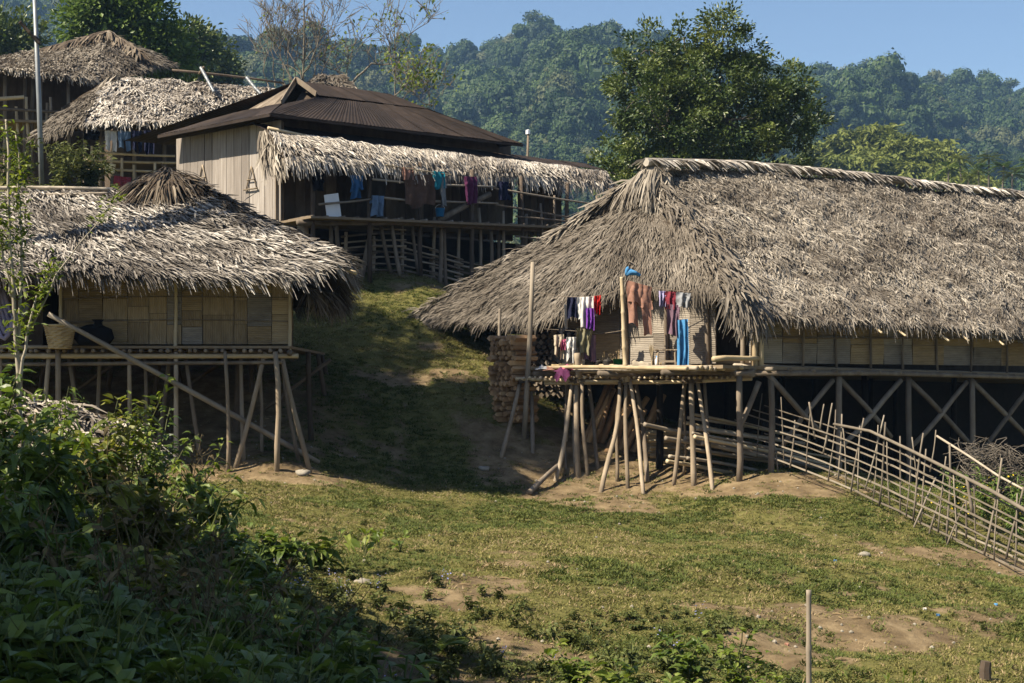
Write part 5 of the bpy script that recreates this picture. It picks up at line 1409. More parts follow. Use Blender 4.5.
def scatter(name, pts, scl, rot, idx, srcs, label, cat):
    me = bpy.data.meshes.new(name)
    me.vertices.add(len(pts)); me.vertices.foreach_set('co', np.asarray(pts, np.float32).ravel())
    a = me.attributes.new('scl', 'FLOAT_VECTOR', 'POINT'); a.data.foreach_set('vector', np.asarray(scl, np.float32).ravel())
    a = me.attributes.new('rot', 'FLOAT_VECTOR', 'POINT'); a.data.foreach_set('vector', np.asarray(rot, np.float32).ravel())
    a = me.attributes.new('idx', 'INT', 'POINT'); a.data.foreach_set('value', np.asarray(idx, np.int32))
    me.update()
    o = bpy.data.objects.new(name, me); COL.objects.link(o)
    o['label'] = label; o['category'] = cat; o['kind'] = 'stuff'
    sc = bpy.data.collections.new(name + '_pieces')
    for s in srcs: sc.objects.link(s)
    ng = bpy.data.node_groups.new(name + '_scatter', 'GeometryNodeTree')
    ng.interface.new_socket('Geometry', in_out='INPUT', socket_type='NodeSocketGeometry')
    ng.interface.new_socket('Geometry', in_out='OUTPUT', socket_type='NodeSocketGeometry')
    N = ng.nodes; Lk = ng.links
    gi = N.new('NodeGroupInput'); go = N.new('NodeGroupOutput')
    ci = N.new('GeometryNodeCollectionInfo'); ci.inputs['Collection'].default_value = sc
    ci.inputs['Separate Children'].default_value = True; ci.inputs['Reset Children'].default_value = True
    ip = N.new('GeometryNodeInstanceOnPoints'); ip.inputs['Pick Instance'].default_value = True

    def na(nm, ty):
        q_ = N.new('GeometryNodeInputNamedAttribute'); q_.data_type = ty; q_.inputs['Name'].default_value = nm; return q_.outputs['Attribute']
    Lk.new(gi.outputs[0], ip.inputs['Points']); Lk.new(ci.outputs[0], ip.inputs['Instance'])
    Lk.new(na('idx', 'INT'), ip.inputs['Instance Index']); Lk.new(na('scl', 'FLOAT_VECTOR'), ip.inputs['Scale'])
    er = N.new('FunctionNodeEulerToRotation'); Lk.new(na('rot', 'FLOAT_VECTOR'), er.inputs[0]); Lk.new(er.outputs[0], ip.inputs['Rotation'])
    Lk.new(ip.outputs[0], go.inputs[0])
    md = o.modifiers.new('scatter', 'NODES'); md.node_group = ng
    return o


def uni(n, s): return np.repeat(np.asarray(s)[:, None], 3, 1)


def zrot(n, tilt=.0): return np.stack([rng.normal(0, tilt, n), rng.normal(0, tilt, n), rng.uniform(0, 6.283, n)], 1)


# far forest: crowns of unit size
def crown_mesh(nleaf, seed, leafs=.2, lobes=7, flat=.8):
    g_ = G(); cs = sphere_dirs(lobes) * A(.45, .45, .45 * flat) + A(0, 0, .15); rs = rng.uniform(.4, .7, lobes)
    for c, r in zip(cs, rs):
        n_ = nleaf // lobes; dv = sphere_dirs(n_); dv[:, 2] = np.abs(dv[:, 2]) * .9 - .15 * rng.random(n_)
        dv = unit(dv); p_ = c + dv * r * (1 + rng.normal(0, .08, (n_, 1)))
        nor = unit(dv + rng.normal(0, .28, (n_, 3))); tg = unit(np.cross(nor, rng.normal(size=(n_, 3))))
        card_leaves(g_, p_ - tg * leafs * .5, tg, nor, leafs * rng.uniform(.6, 1.3, n_), leafs * .8, np.clip(rng.normal(.45, .2, n_), 0, 1))
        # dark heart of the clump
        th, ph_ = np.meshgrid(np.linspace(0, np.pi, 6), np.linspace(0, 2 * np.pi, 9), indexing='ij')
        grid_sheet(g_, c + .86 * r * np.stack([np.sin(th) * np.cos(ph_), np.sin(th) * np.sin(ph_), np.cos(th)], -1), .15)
    tube(g_, np.array([[0, 0, -1.6], [.03, 0, -.6], [0, 0, .2]]), [.06, .045, .02], 5, r=.1)
    return g_


fsrc = [src('crown_%d' % i, crown_mesh(900, i, leafs=.17 + .02 * (i % 3), lobes=5 + i % 4, flat=(.6, .9, 1.3)[i % 3]), m_forest) for i in range(6)]
fsrc.append(src('crown_pale', crown_mesh(900, 9, leafs=.16, lobes=6, flat=1.0), m_pale_wood))
N0 = 13000
fy = rng.uniform(300, 790, N0); fx = rng.uniform(-1, 1, N0) * (.42 * fy + 30)
keep = rng.random(N0) < (fy / 790) ** .3
keep &= (((fx - 56) / 42) ** 2 + ((fy - 232) / 60) ** 2) > 1.0
fx, fy = fx[keep], fy[keep]; n = len(fx)
s = np.clip(rng.lognormal(1.34, .34, n), 2.2, 8.5)
fz = tz(fx, fy) + s * rng.uniform(.6, 1.5, n)
scatter('forest', np.stack([fx, fy, fz], 1), np.stack([s, s, s * rng.uniform(.85, 1.35, n)], 1), zrot(n, .08), np.where(rng.random(n) < .06, 6, rng.integers(0, 6, n)), fsrc, 'dense blue-green forest covering the far mountain', 'forest')
# nearer wooded slopes in the valley behind the houses
N0 = 900
fy = rng.uniform(110, 300, N0); fx = rng.uniform(-1, 1, N0) * (.42 * fy + 20)
keep = (((fx - 56) / 46) ** 2 + ((fy - 232) / 60) ** 2) > 1.0
fx, fy = fx[keep], fy[keep]; n = len(fx); s = rng.uniform(2.5, 5, n)
scatter('valley_wood', np.stack([fx, fy, tz(fx, fy) + s * .9], 1), uni(n, s), zrot(n, .08), rng.integers(0, 6, n), fsrc, 'wooded valley floor between the village and the mountain', 'forest')


# bamboo grove on the knoll
def bamboo_clump(seed):
    g_ = G()
    for k in range(14):
        a = rnd(0, 6.28); ln = rnd(.25, .75); h = rnd(1.3, 2.1)
        t_ = np.linspace(0, 1, 7); pts = np.stack([np.cos(a) * ln * t_ ** 2.2, np.sin(a) * ln * t_ ** 2.2, h * (t_ - .28 * t_ ** 4)], 1)
        tube(g_, pts, np.linspace(.014, .005, 7), 4, r=.5)
        m_ = 46; u_ = rng.uniform(.35, 1, m_); p_ = np.stack([np.interp(u_, t_, pts[:, c]) for c in range(3)], 1) + rng.normal(0, .06, (m_, 3))
        d_ = np.stack([rng.normal(np.cos(a) * .4, .6, m_), rng.normal(np.sin(a) * .4, .6, m_), rng.normal(-.5, .4, m_)], 1)
        card_leaves(g_, p_, d_, rng.normal(size=(m_, 3)) + A(0, 0, 1.2), rng.uniform(.14, .3, m_), .09, np.clip(rng.normal(.5, .22, m_), 0, 1))
    return g_


bsrc = [src('bamboo_clump_%d' % i, bamboo_clump(i), m_bamboo_leaf) for i in range(4)]
N0 = 620; an = rng.uniform(0, 6.283, N0); rd = np.sqrt(rng.random(N0)); fx = 56 + np.cos(an) * rd * 40; fy = 230 + np.sin(an) * rd * 40; s = rng.uniform(3.2, 5.2, N0)
scatter('bamboo_grove', np.stack([fx, fy, tz(fx, fy) - .3], 1), uni(N0, s), zrot(N0, .05), rng.integers(0, 4, N0), bsrc, 'yellow-green bamboo grove on the knoll behind the large roof', 'bamboo')

# palms below the knoll
for i, (px, py, d) in enumerate(((948, 168, 168), (961, 160, 172), (978, 170, 165), (990, 158, 170), (1003, 166, 168), (1012, 174, 162), (1030, 164, 166), (968, 178, 160))):
    top = P(px, py, d); b = A(top[0], d, gz(top[0], d)); t = thing('palm_tree', b, 'slim feathery palm standing below the bamboo knoll, %s' % ['leftmost of the row', 'second from the left', 'third and low', 'tallest of the row', 'just right of the tallest', 'low one near the picture edge', 'cut by the picture edge', 'lowest, in front of the others'][i], 'palm', 'palms below the bamboo knoll')
    g = G(); tube(g, polepts(b, top, .02, 6), np.linspace(.17, .1, 6), 6); obj('trunk', g, m_bark, t)
    g = G()
    for k in range(22):
        a = rnd(0, 6.28); el = rnd(-.2, 1.1); L = rnd(1.6, 2.3); m_ = 16; tt = np.linspace(.12, 1, m_)
        ax = A(math.cos(a) * math.cos(el), math.sin(a) * math.cos(el), math.sin(el)); rib = top + ax * L * tt[:, None] - A(0, 0, 1) * (L * .55 * tt ** 2)[:, None]
        sd = unit(np.cross(ax, A(0, 0, 1)))
        for s_ in (-1, 1): card_leaves(g, rib, np.broadcast_to(sd * s_ + ax * .6 - A(0, 0, .5), rib.shape), np.broadcast_to(A(0, 0, 1.), rib.shape), .55 * np.sin(tt * 2.6 + .3), .1)
    obj('crown', g, m_bamboo_leaf if i % 2 else m_leaf_bright, t, kind='stuff')
# lone tall trees on the crest
for i, (px, w_, lab) in enumerate(((533, 1.0, 'tall round-headed tree on the highest point of the far crest'), (590, .8, 'thin flat-topped tree on the crest right of the summit'), (612, .9, 'bare-limbed tree on the crest left of the big dark tree'), (818, .9, 'flat-headed tree on the crest just right of the big dark tree'), (870, 1.1, 'broad-crowned tree on the right-hand crest'), (963, .8, 'spindly tree on the right-hand crest'), (985, .9, 'open-crowned tall tree near the right end of the crest'), (1010, .8, 'last tall tree on the crest at the right edge'))):
    d = CREST - 4; x = (px - 512) / F * d; b = A(x, d, gz(x, d)); h = 16 * w_ + rnd(0, 3)
    t_ = b + A(0, 0, h); r = 3.2 * w_
    tree('crest_tree', b, b + A(0, 0, h * .85), [(t_, (r, r, r * .55)), (t_ + A(r * .8, 0, -1), (r * .6, r * .6, r * .4)), (t_ + A(-r * .8, 0, -1.4), (r * .6, r * .6, r * .4))], 46, 18, 1.1, m_leaf_tree, lab, tr=.4, spread=.7, limb=.2, group='trees standing out on the crest')

# ------------------------------------------------------------------ ground cover
def tuft(nb_, h, w, spread, lean=.5, flat=0.0):
    g_ = G(); a = rng.uniform(0, 6.283, nb_); r_ = np.sqrt(rng.random(nb_)) * spread
    p_ = np.stack([np.cos(a) * r_, np.sin(a) * r_, np.zeros(nb_)], 1)
    b = rng.uniform(0, 6.283, nb_); d_ = np.stack([np.cos(b) * lean, np.sin(b) * lean, np.ones(nb_) * (1 - flat)], 1) * rng.uniform(.5, 1.2, (nb_, 1))
    sd = unit(np.cross(d_, A(0, 0, 1) + rng.normal(0, .2, (nb_, 3)))) * w
    V = np.stack([p_ - sd, p_ + sd, p_ + d_ * h * .55 + sd * .7, p_ + d_ * h * .55 - sd * .7, p_ + d_ * h - A(0, 0, 1) * h * .25 * lean], 1)
    k = np.arange(nb_) * 5
    return g_.add(V.reshape(-1, 3), np.stack([k, k + 1, k + 2, k + 3], 1), np.stack([k + 3, k + 2, k + 4], 1), np.repeat(rng.random(nb_), 5))


def weed(nl, h, L, W, flowers=0):
    g_ = G(); tips = []
    for k in range(5):
        e = A(rnd(-.6, .6) * h, rnd(-.6, .6) * h, h * rnd(.6, 1.1)); tube(g_, polepts(A(0, 0, -.02), e, .06, 4), np.linspace(.005, .003, 4), 4, r=.2)
        m_ = nl // 5; u_ = rng.uniform(.15, 1, (m_, 1)); a = rng.uniform(0, 6.283, m_)
        plant_leaves(g_, e * u_, np.stack([np.cos(a), np.sin(a), rng.normal(.2, .3, m_)], 1), np.broadcast_to(A(0, 0, 1.), (m_, 3)), L * rng.uniform(.6, 1.2, m_), W, .3)
    return g_


# turf
n0 = 165000
tx = rng.uniform(-11, 14.5, n0); ty = 10.5 + 32 * rng.random(n0) ** 1.25
keep = (np.abs(tx) < .36 * ty + 3.4) & (rng.random(n0) > bareness(tx, ty) * .97)
tx, ty = tx[keep], ty[keep]; n = len(tx)
s = rng.uniform(.6, 1.25, n) * (.8 + .7 * fbm(tx * .8, ty * .8, 61, 3)) * (1 + .012 * (ty - 12))
scatter('turf', np.stack([tx, ty, tz(tx, ty) - .005], 1), uni(n, s), zrot(n, .15), np.where(rng.random(n) < sstep(.44, .6, fbm(tx * .7, ty * .7, 97, 4)) * .85, rng.integers(5, 7, n), rng.integers(0, 5, n)), [src('turf_%d' % i, tuft(20, .026, .004, .07, 1.3) if i < 4 else tuft(10, .04, .003, .05, 1.2), m_grass if i < 4 else m_dry) for i in range(5)] + [src('turf_%d' % i, tuft(20, .034, .005, .07, 1.1), m_grass2) for i in (5, 6)], 'short grazed grass covering the lawn and slope', 'grass')
# low broadleaf weeds, denser toward the foreground and in patches
n0 = 9000
tx = rng.uniform(-8, 9, n0); ty = 11.5 + 28 * rng.random(n0) ** 1.5
dn = fbm(tx * .5, ty * .5, 71, 4)
front = sstep(19.5, 15, ty + .55 * (tx + 1)) * sstep(3.4, 1.2, tx)
keep = (np.abs(tx) < .36 * ty + .5) & (rng.random(n0) < np.clip((dn - .49) * 4, 0, .6) + front * .42) & (bareness(tx, ty) < .75)
tx, ty, fr_ = tx[keep], ty[keep], front[keep]; n = len(tx)
s = rng.uniform(.45, 1.0, n) * (.5 + .9 * fr_)
scatter('low_weeds', np.stack([tx, ty, tz(tx, ty)], 1), uni(n, s), zrot(n, .2), rng.integers(0, 4, n), [src('weed_%d' % i, weed(35, .15, .075, .035), m_leaf_weed) for i in range(4)], 'low broadleaf weeds spreading over the lawn', 'weeds')
# small blue flowers among the weeds
fx_, fy_ = tx[fr_ > .3], ty[fr_ > .3]; sel = rng.random(len(fx_)) < .5 * sstep(.4, .6, fbm(fx_ * .9, fy_ * .9, 88, 2)); fx_, fy_ = fx_[sel], fy_[sel]; n = len(fx_)
g_ = G()
for k in range(4):
    c = A(rnd(-.06, .06), rnd(-.06, .06), rnd(.13, .2)); a = np.linspace(0, 6.283, 7)[:-1]
    card_leaves(g_, np.repeat(c[None], 6, 0), np.stack([np.cos(a), np.sin(a), np.full(6, .5)], 1), np.broadcast_to(A(0, 0, 1.), (6, 3)), .013, .009)
scatter('blue_wildflowers', np.stack([fx_, fy_, tz(fx_, fy_) + .02], 1), uni(n, rng.uniform(.8, 1.4, n)), zrot(n, .3), np.zeros(n), [src('blossom', g_, m_petal)], 'tiny blue flowers dotted among the foreground weeds', 'flowers')
# chips and clods
n0 = 2600; tx = rng.uniform(-8, 10, n0); ty = 12 + 20 * rng.random(n0); keep = (np.abs(tx) < .36 * ty) & (rng.random(n0) < .12 + bareness(tx, ty) * .8); tx, ty = tx[keep], ty[keep]; n = len(tx)
csrc = []
for i in range(4):
    g_ = G(); tube(g_, np.array([[-.05, 0, .01], [0, .005, .016], [.05, 0, .01]]), [.008, .011, .006], 5) if i < 2 else tube(g_, np.array([[0, 0, -.01], [0, 0, .012], [.003, 0, .028]]), [.02, .025, .008], 6); csrc.append(src('chip_%d' % i, g_, m_dry if i < 2 else m_stone))
scatter('ground_litter', np.stack([tx, ty, tz(tx, ty)], 1), uni(n, rng.uniform(.4, 1.2, n)), zrot(n, .1), rng.integers(0, 4, n), csrc, 'wood chips and small clods strewn over the bare earth', 'litter')


def stone(c, r, label):
    g_ = G(); th, ph_ = np.meshgrid(np.linspace(0, np.pi, 8), np.linspace(0, 2 * np.pi, 11), indexing='ij'); k = 1 + .22 * np.sin(th * 3 + c[0]) * np.cos(ph_ * 2 + c[1]); k[:, -1] = k[:, 0]
    grid_sheet(g_, np.asarray(c) + A(0, 0, r * .25) + r * np.stack([np.sin(th) * np.cos(ph_) * 1.25, np.sin(th) * np.sin(ph_), np.cos(th) * .6], -1) * k[..., None], .5); obj('stone', g_, m_stone, None, label, 'stone', 'stones on the lawn', smooth=True)


stone(gp(484, 471), .1, 'pale stone at the shadow edge left of the platform'); stone(gp(303, 475), .12, 'flat stone below the foot of the leaning pole'); stone(gp(362, 583) - A(0, 0, .03), .09, 'grey stone half hidden in the weeds'); stone(gp(864, 556), .08, 'small pale stone in the middle of the right lawn')


for px, py, c, lab in ((938, 617, 'blue', 'scrap of blue plastic on the right lawn, left one'), (996, 606, 'skyblue', 'scrap of blue plastic on the lawn nearest the right edge'), (835, 562, 'blue', 'scrap of blue plastic in the middle of the lawn'), (787, 646, 'rust', 'orange scrap on the bare earth left of the bamboo stake'), (925, 611, 'white', 'scrap of white plastic on the right lawn')):
    q = gp(px, py); g = G(); U, V = np.meshgrid(np.linspace(-1, 1, 6), np.linspace(-1, 1, 6), indexing='ij')
    grid_sheet(g, q + np.stack([U * .02, V * .025, .012 + .02 * np.sin(U * 4 + V * 3 + px)], -1)); obj('plastic_scrap', g, K[c], None, lab, 'litter', 'plastic scraps on the lawn')


# ------------------------------------------------------------------ shrubs and plants
def shrub(name, base, h, spread, ns, nl, L, W, mat, label, group=None, lean=(0, 0), cat='shrub', stem=.012, upright=.5, droop=.35, lowest=.18):
    base = np.asarray(base, float); t = thing(name, base, label, cat, group)
    gs = G(); gl_ = G()
    for k in range(ns):
        a = rnd(0, 6.28); sp = spread * rnd(.2, 1.0); e = base + A(math.cos(a) * sp + lean[0], math.sin(a) * sp + lean[1], h * rnd(.55, 1.05))
        q_ = np.stack([base - A(0, 0, .03), base * .5 + e * .5 + A(-math.cos(a) * sp * .2, -math.sin(a) * sp * .2, h * .1), e]); q_ = resample(q_, np.linspace(0, 1, 8)) + rng.normal(0, .012 * h, (8, 3)); q_[0] = base + A(0, 0, -.03)
        tube(gs, q_, np.linspace(stem, stem * .35, 8), 5)
        m_ = nl // ns; u_ = rng.uniform(lowest, 1, m_) ** .8; p_ = resample(q_, u_)
        b = rng.uniform(0, 6.283, m_); d_ = np.stack([np.cos(b), np.sin(b), rng.normal(upright * .5, .3, m_)], 1)
        ln_ = L * rng.uniform(.55, 1.2, m_) * (1.1 - .35 * u_)
        plant_leaves(gl_, p_ + unit(d_) * rng.uniform(.0, .35, (m_, 1)) * L * 1.2, d_, A(0, 0, 1) + rng.normal(0, .35, (m_, 3)), ln_, ln_ * W * rng.uniform(.85, 1.15, m_), rng.uniform(.1, droop * 2, m_), .18, np.clip(rng.normal(.45, .25, m_) + (u_ - .6) * .5, 0, 1))
    obj('stems', gs, m_stem, t); obj('leaves', gl_, mat, t, kind='stuff')
    return t


def at(px, d): x = (px - 512) / F * d; return A(x, d, gz(x, d))


GS = 'broadleaf shrubs of the left foreground'
for i_, (px, d, h, sp, ns, nl, L, lab) in enumerate((
        (-10, 15.5, 1.75, .75, 10, 420, .2, 'tall dark broadleaf shrub at the left edge below the hut'), (45, 14.2, 1.35, .8, 10, 460, .19, 'large-leaved dark shrub in front of the slender sapling'), (95, 16.5, 1.45, .75, 10, 480, .16, 'broad shrub under the left hut with sunlit top leaves'),
        (150, 17.5, 1.5, .7, 9, 420, .15, 'leggy shrub reaching up before the hut stilts'), (205, 16.8, 1.05, .65, 9, 360, .15, 'shrub at the right end of the tall thicket'), (130, 13.8, 1.0, .8, 10, 460, .17, 'dense shaded shrub in the middle of the thicket'),
        (215, 14.0, .75, .6, 8, 320, .15, 'low shaded shrub right of the thicket'), (20, 12.2, .9, .8, 10, 440, .17, 'dark low shrub in the left foreground shade'), (120, 11.8, .7, .7, 9, 380, .15, 'low dark shrub in the bottom left foreground'), (270, 16.0, .55, .5, 7, 220, .17, 'small shrub with upright leaves at the thicket edge'),
        (320, 17.6, .42, .4, 6, 90, .2, 'yellow-green leafy clump lit beside the thicket'), (285, 13.2, .5, .5, 8, 200, .12, 'dark weed shrub in the shade of the foreground bank'), (335, 12.4, .36, .4, 8, 130, .1, 'dark low weed bush at the bottom of the bank'), (60, 18.5, 1.5, .7, 8, 300, .14, 'slim shrub right behind the sapling trunk'))):
    shrub('broadleaf_shrub', at(px, d), h, sp, ns, int(nl * 1.15), L * (1.3 if i_ % 3 else 1.05), (.52, .4, .6)[i_ % 3], m_leaf_lime if px == 320 else (m_leaf_shrub, m_leaf_shrub, m_leaf_shrub2)[i_ % 3], lab, GS, droop=(.4, .6, .3)[i_ % 3])
for (px, d, h, lab) in ((378, 20.5, .28, 'upright pair of broad leaves on the lawn left of centre'), (365, 18.8, .3, 'small leafy seedling just left of the blue flowers'), (400, 19.6, .22, 'tiny two-leaved seedling on the sunlit lawn')):
    shrub('seedling', at(px, d), h, .12, 3, 9, .24, .42, m_leaf_lime, lab, 'seedlings on the lawn', cat='seedling', upright=2.2)
# spray standing out against the dark underfloor of the left hut
shrub('tall_spray', at(128, 17.0), 1.95, .35, 3, 85, .17, .42, m_leaf_lime, 'lime-green leafy sprig standing up before the hut stilts', cat='plant', lean=(.25, 0), lowest=.45)
shrub('tall_spray', at(175, 17.2), 1.3, .3, 3, 70, .17, .45, m_leaf_lime, 'lime-green sprig bending right at the thicket top', cat='plant', lean=(.55, 0), lowest=.4)
GP = 'sunlit plants at the bottom edge'
for (px, d, h, sp, nl, L, lab, m) in ((575, 12.4, .42, .35, 90, .13, 'sunlit low leafy plant at the bottom centre', m_leaf_lime), (620, 12.2, .4, .25, 60, .17, 'yellow-green broad-leaved plant at the bottom centre', m_leaf_lime), (690, 12.6, .5, .4, 130, .14, 'bushy plant left of the bamboo stake', m_leaf_shrub), (735, 12.5, .62, .25, 80, .13, 'tallest leafy stem left of the bamboo stake', m_leaf_lime), (760, 12.1, .36, .35, 90, .1, 'small-leaved plant at the foot of the bamboo stake', m_leaf_lime), (655, 12.0, .3, .35, 80, .12, 'low dark leafy plant between the bottom plants', m_leaf_shrub)):
    shrub('broadleaf_plant', at(px, d), h, sp, 6, int(nl * 1.5), L, .5, m, lab, GP, cat='plant', upright=.9)
for (px, lab) in ((878, 'leftmost thin green shoot at the bottom right'), (897, 'second thin green shoot at the bottom right'), (907, 'dark thin shoot at the bottom right'), (920, 'bent green shoot at the bottom right'), (944, 'slanting yellow-green shoot at the bottom right')):
    b = at(px, 12.0); g = G(); e = b + A(rnd(-.05, .08), 0, rnd(.42, .5)); tube(g, polepts(b, e, .03, 5), np.linspace(.007, .004, 5), 5)
    card_leaves(g, np.repeat(e[None], 4, 0) - A(0, 0, .03), rng.normal(0, .5, (4, 3)) + A(0, 0, .8), np.broadcast_to(A(0, -1., 0), (4, 3)), .07, .02); obj('green_shoot', g, m_leaf_lime, None, lab, 'shoot', 'green shoots at the bottom right')


# ferns
def fern(c, R, n, label):
    t = thing('fern', c, label, 'fern', 'ferns of the foreground'); 
    for k in range(n):
        g_ = G()
        a = rnd(0, 6.28); m_ = 15; tt = np.linspace(.15, 1, m_); ax = A(math.cos(a), math.sin(a), .9); rib = c + ax * R * tt[:, None] - A(0, 0, 1) * (R * .75 * tt ** 2)[:, None]; sd = unit(np.cross(ax, A(0, 0, 1)))
        tube(g_, rib, np.linspace(.004, .002, m_), 4)
        for s_ in (-1, 1): card_leaves(g_, rib, np.broadcast_to(sd * s_ + unit(ax) * .35, rib.shape), np.broadcast_to(A(0, 0, 1.), rib.shape), R * .34 * np.sin(tt * 2.7 + .15), R * .075)
        obj('frond', g_, m_leaf_lime, t)


fern(at(435, 13.6), .38, 9, 'bright fern in the weeds below the lawn centre'); fern(at(30, 12.0) + A(0, 0, .3), .5, 10, 'fern in deep shade at the lower left'); fern(at(90, 10.6) + A(0, 0, .15), .5, 10, 'fern at the bottom left edge')
# dark undergrowth on the bank
n0 = 9000; ty = rng.uniform(8.2, 19, n0); tx = (rng.uniform(-260, 420, n0) - 512) / F * ty
edge = np.interp(ty, [8, 11, 13, 15, 17, 19], [-1.0, -1.3, -1.9, -2.9, -3.7, -4.4]); keep = tx < edge + rng.normal(0, .25, n0); tx, ty = tx[keep], ty[keep]; n = len(tx)
scatter('undergrowth', np.stack([tx, ty, tz(tx, ty)], 1), uni(n, rng.uniform(1.0, 2.7, n)), zrot(n, .25), rng.integers(0, 5, n), [src('under_%d' % i, weed(40, .17, .09, .04) if i < 4 else tuft(14, .3, .004, .06, .5), m_leaf_shrub if i < 4 else m_leaf_weed) for i in range(5)], 'tangled dark undergrowth covering the foreground bank', 'undergrowth')
n = 60; ty = rng.uniform(10, 18.5, n); tx = (rng.uniform(-20, 330, n) - 512) / F * ty; keep = tx < np.interp(ty, [8, 13, 19], [-1.2, -1.8, -4.0]); tx, ty = tx[keep], ty[keep]; n = len(tx); ss = []
for i in range(4):
    g_ = G()
    for k in range(3):
        e = A(rnd(-.25, .25), rnd(-.25, .25), rnd(.7, 1.1)); q_ = polepts(A(0, 0, 0), e, .05, 6); tube(g_, q_, np.linspace(.006, .003, 6), 4)
        for j in range(4): f_ = q_[random.choice((2, 3, 4, 5))]; tube(g_, polepts(f_, f_ + A(rnd(-.2, .2), rnd(-.2, .2), rnd(-.05, .2)), .1, 4), .0025, 4)
        leaf_strips(g_, q_[rng.integers(2, 6, 8)], rng.normal(0, 1, (8, 3)) - A(0, 0, .6), rng.normal(0, 1, (8, 3)), rng.uniform(.05, .12, 8), .03, .1, .1, .3)
    ss.append(src('stalk_%d' % i, g_, m_stalk))
scatter('dry_stalks', np.stack([tx, ty, tz(tx, ty)], 1), uni(n, rng.uniform(.6, 1.3, n)), zrot(n, .3), rng.integers(0, 4, n), ss, 'dry brown stalks sticking out of the foreground thicket', 'stalks')
# slender sapling at the left edge
sp_ = at(22, 16.0); t = thing('sapling', sp_, 'slender sapling with narrow yellow-green leaves at the left edge', 'tree')
gs = G(); gl_ = G()
for (pts, r) in (([sp_, P(20, 420, 16), P(16, 330, 16), P(10, 240, 16), P(6, 120, 16)], .035), ([P(18, 390, 16), P(30, 320, 15.9), P(40, 290, 15.9), P(62, 262, 15.9)], .02), ([P(17, 350, 16), P(22, 280, 16.1), P(20, 200, 16.1), P(16, 135, 16.1)], .02), ([P(13, 300, 16), P(2, 250, 16), P(-10, 190, 16)], .015), ([P(30, 330, 16), P(60, 270, 15.8), P(95, 225, 15.8), P(118, 195, 15.8)], .012)):
    q_ = resample(pts, np.linspace(0, 1, 14)) + rng.normal(0, .008, (14, 3)); tube(gs, q_, np.linspace(r, r * .3, 14), 6)
    m_ = 190 if r > .013 else 45; u_ = rng.uniform(.42, 1, m_) if r > .013 else rng.uniform(.75, 1, m_); p_ = resample(q_, u_) + rng.normal(0, .05, (m_, 3)); b = rng.uniform(0, 6.283, m_)
    plant_leaves(gl_, p_, np.stack([np.cos(b), np.sin(b), rng.normal(.5, .5, m_)], 1), A(0, 0, 1) + rng.normal(0, .4, (m_, 3)), rng.uniform(.06, .13, m_), rng.uniform(.022, .04, m_), .2)
obj('trunk', gs, m_bark_pale, t, smooth=True); obj('crown', gl_, m_leaf_lime, t, kind='stuff')
# bushes near the pole and hill house, brush at the right
for (px, d, h, sp, lab, m) in ((62, 46.5, 2.2, 1.0, 'dark bush at the foot of the metal pole', m_leaf_weed), (88, 47.5, 2.0, .9, 'bush between the metal pole and the bleached house', m_leaf_weed), (15, 45, 2.6, 1.1, 'bush at the left edge below the hill-top house', m_leaf_weed), (35, 44, 1.4, 1.0, 'low bush behind the ridge of the left hut', m_leaf_weed), (118, 45, 1.2, .7, 'low bush behind the ridge tuft of the left hut', m_leaf_weed)):
    shrub('hillside_bush', at(px, d), h, sp, 14, 900, .26, .42, m, lab, 'bushes on the upper slope', stem=.025, lowest=.1)
for (px, d, h, sp, nl, lab) in ((985, 26.3, 1.25, .65, 620, 'yellow-flowered bush behind the slat fence'), (1015, 25.6, 1.2, .6, 560, 'green bush behind the fence at the right edge'), (955, 27.0, .85, .45, 280, 'small bush behind the middle of the slat fence')):
    shrub('fence_bush', at(px, d), h, sp, 10, nl, .12, .36, m_leaf_bright, lab, 'bushes behind the slat fence', stem=.01)
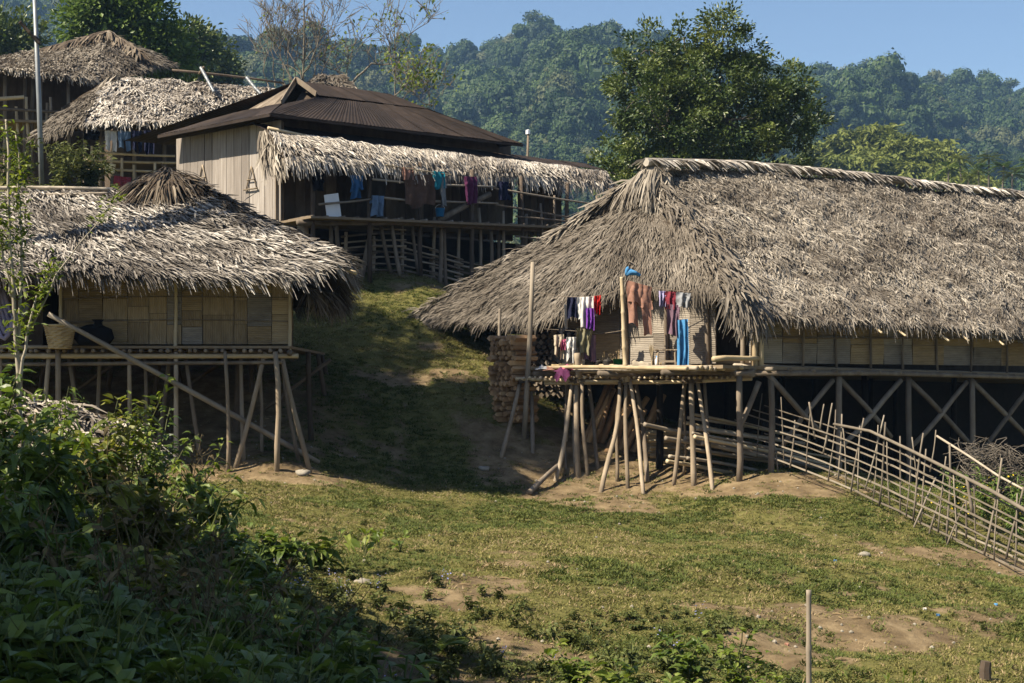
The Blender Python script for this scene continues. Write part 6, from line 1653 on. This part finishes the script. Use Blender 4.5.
n = 90; g = G(); c = at(985, 26.6); p_ = c + np.stack([rng.normal(.1, .5, n), rng.normal(-.1, .3, n), rng.uniform(.2, .9, n)], 1); card_leaves(g, p_, rng.normal(size=(n, 3)), rng.normal(size=(n, 3)), .045, .04); obj('blossoms', g, m_petal_y, None, 'small yellow blossoms on the bush behind the fence', 'flowers', kind='stuff')
t = thing('brush_pile', at(1000, 27.6), 'heap of dry grey brushwood beside the fence bushes', 'brush'); g = G()
for k in range(330):
    c = at(1000 + rnd(-36, 46), 27.6) + A(0, rnd(-.5, .5), rnd(.5, 1.25)); dd_ = unit(A(rnd(-1, 1), rnd(-1, 1), rnd(-.5, .7))) * rnd(.3, .8)
    tube(g, polepts(c - dd_ * .5, c + dd_ * .5, .12, 4), np.linspace(rnd(.006, .014), .004, 4), 4)
obj('twigs', g, m_bark, t, kind='stuff')
# fallen thatch in front of the left hut
t = thing('thatch_heap', at(40, 20.5), 'bleached heap of old thatch lying behind the left shrubs', 'thatch'); gl = G()
hp = Roof([P(-40, 396, 21.2), P(60, 404, 21.2), P(115, 425, 21.2)], [P(-40, 440, 19.6), P(70, 445, 19.6), P(150, 450, 19.8)], sag=.1, rough=.1, seed=51); hp.leaves(gl, du=.05, dv=.1, L=(.3, .6), W=(.03, .06), lift=.1, jit=.5); obj('leaves', gl, m_thatch, t, kind='stuff'); g = G(); hp.slab(g, .3); obj('core', g, m_under, t)

# ------------------------------------------------------------------ air between the village and the mountain
hz = bpy.data.materials.new('valley_haze'); hz.use_nodes = True; nt = hz.node_tree
for nd in list(nt.nodes):
    if nd.type != 'OUTPUT_MATERIAL': nt.nodes.remove(nd)
pv = nt.nodes.new('ShaderNodeVolumePrincipled'); pv.inputs['Color'].default_value = (.32, .57, 1.0, 1); pv.inputs['Density'].default_value = .0002; pv.inputs['Anisotropy'].default_value = .0
nt.links.new(pv.outputs[0], nt.nodes['Material Output'].inputs['Volume'])
g = G(); V = np.array([[x, y, z] for z in (-60, 240) for x, y in ((-660, -45), (660, -45), (660, 1000), (-660, 1000))], float); g.add(V, BOXQ)
ho = obj('haze', g, hz, None, 'thin blue haze in the air between the village and the mountain', 'haze', kind='stuff')
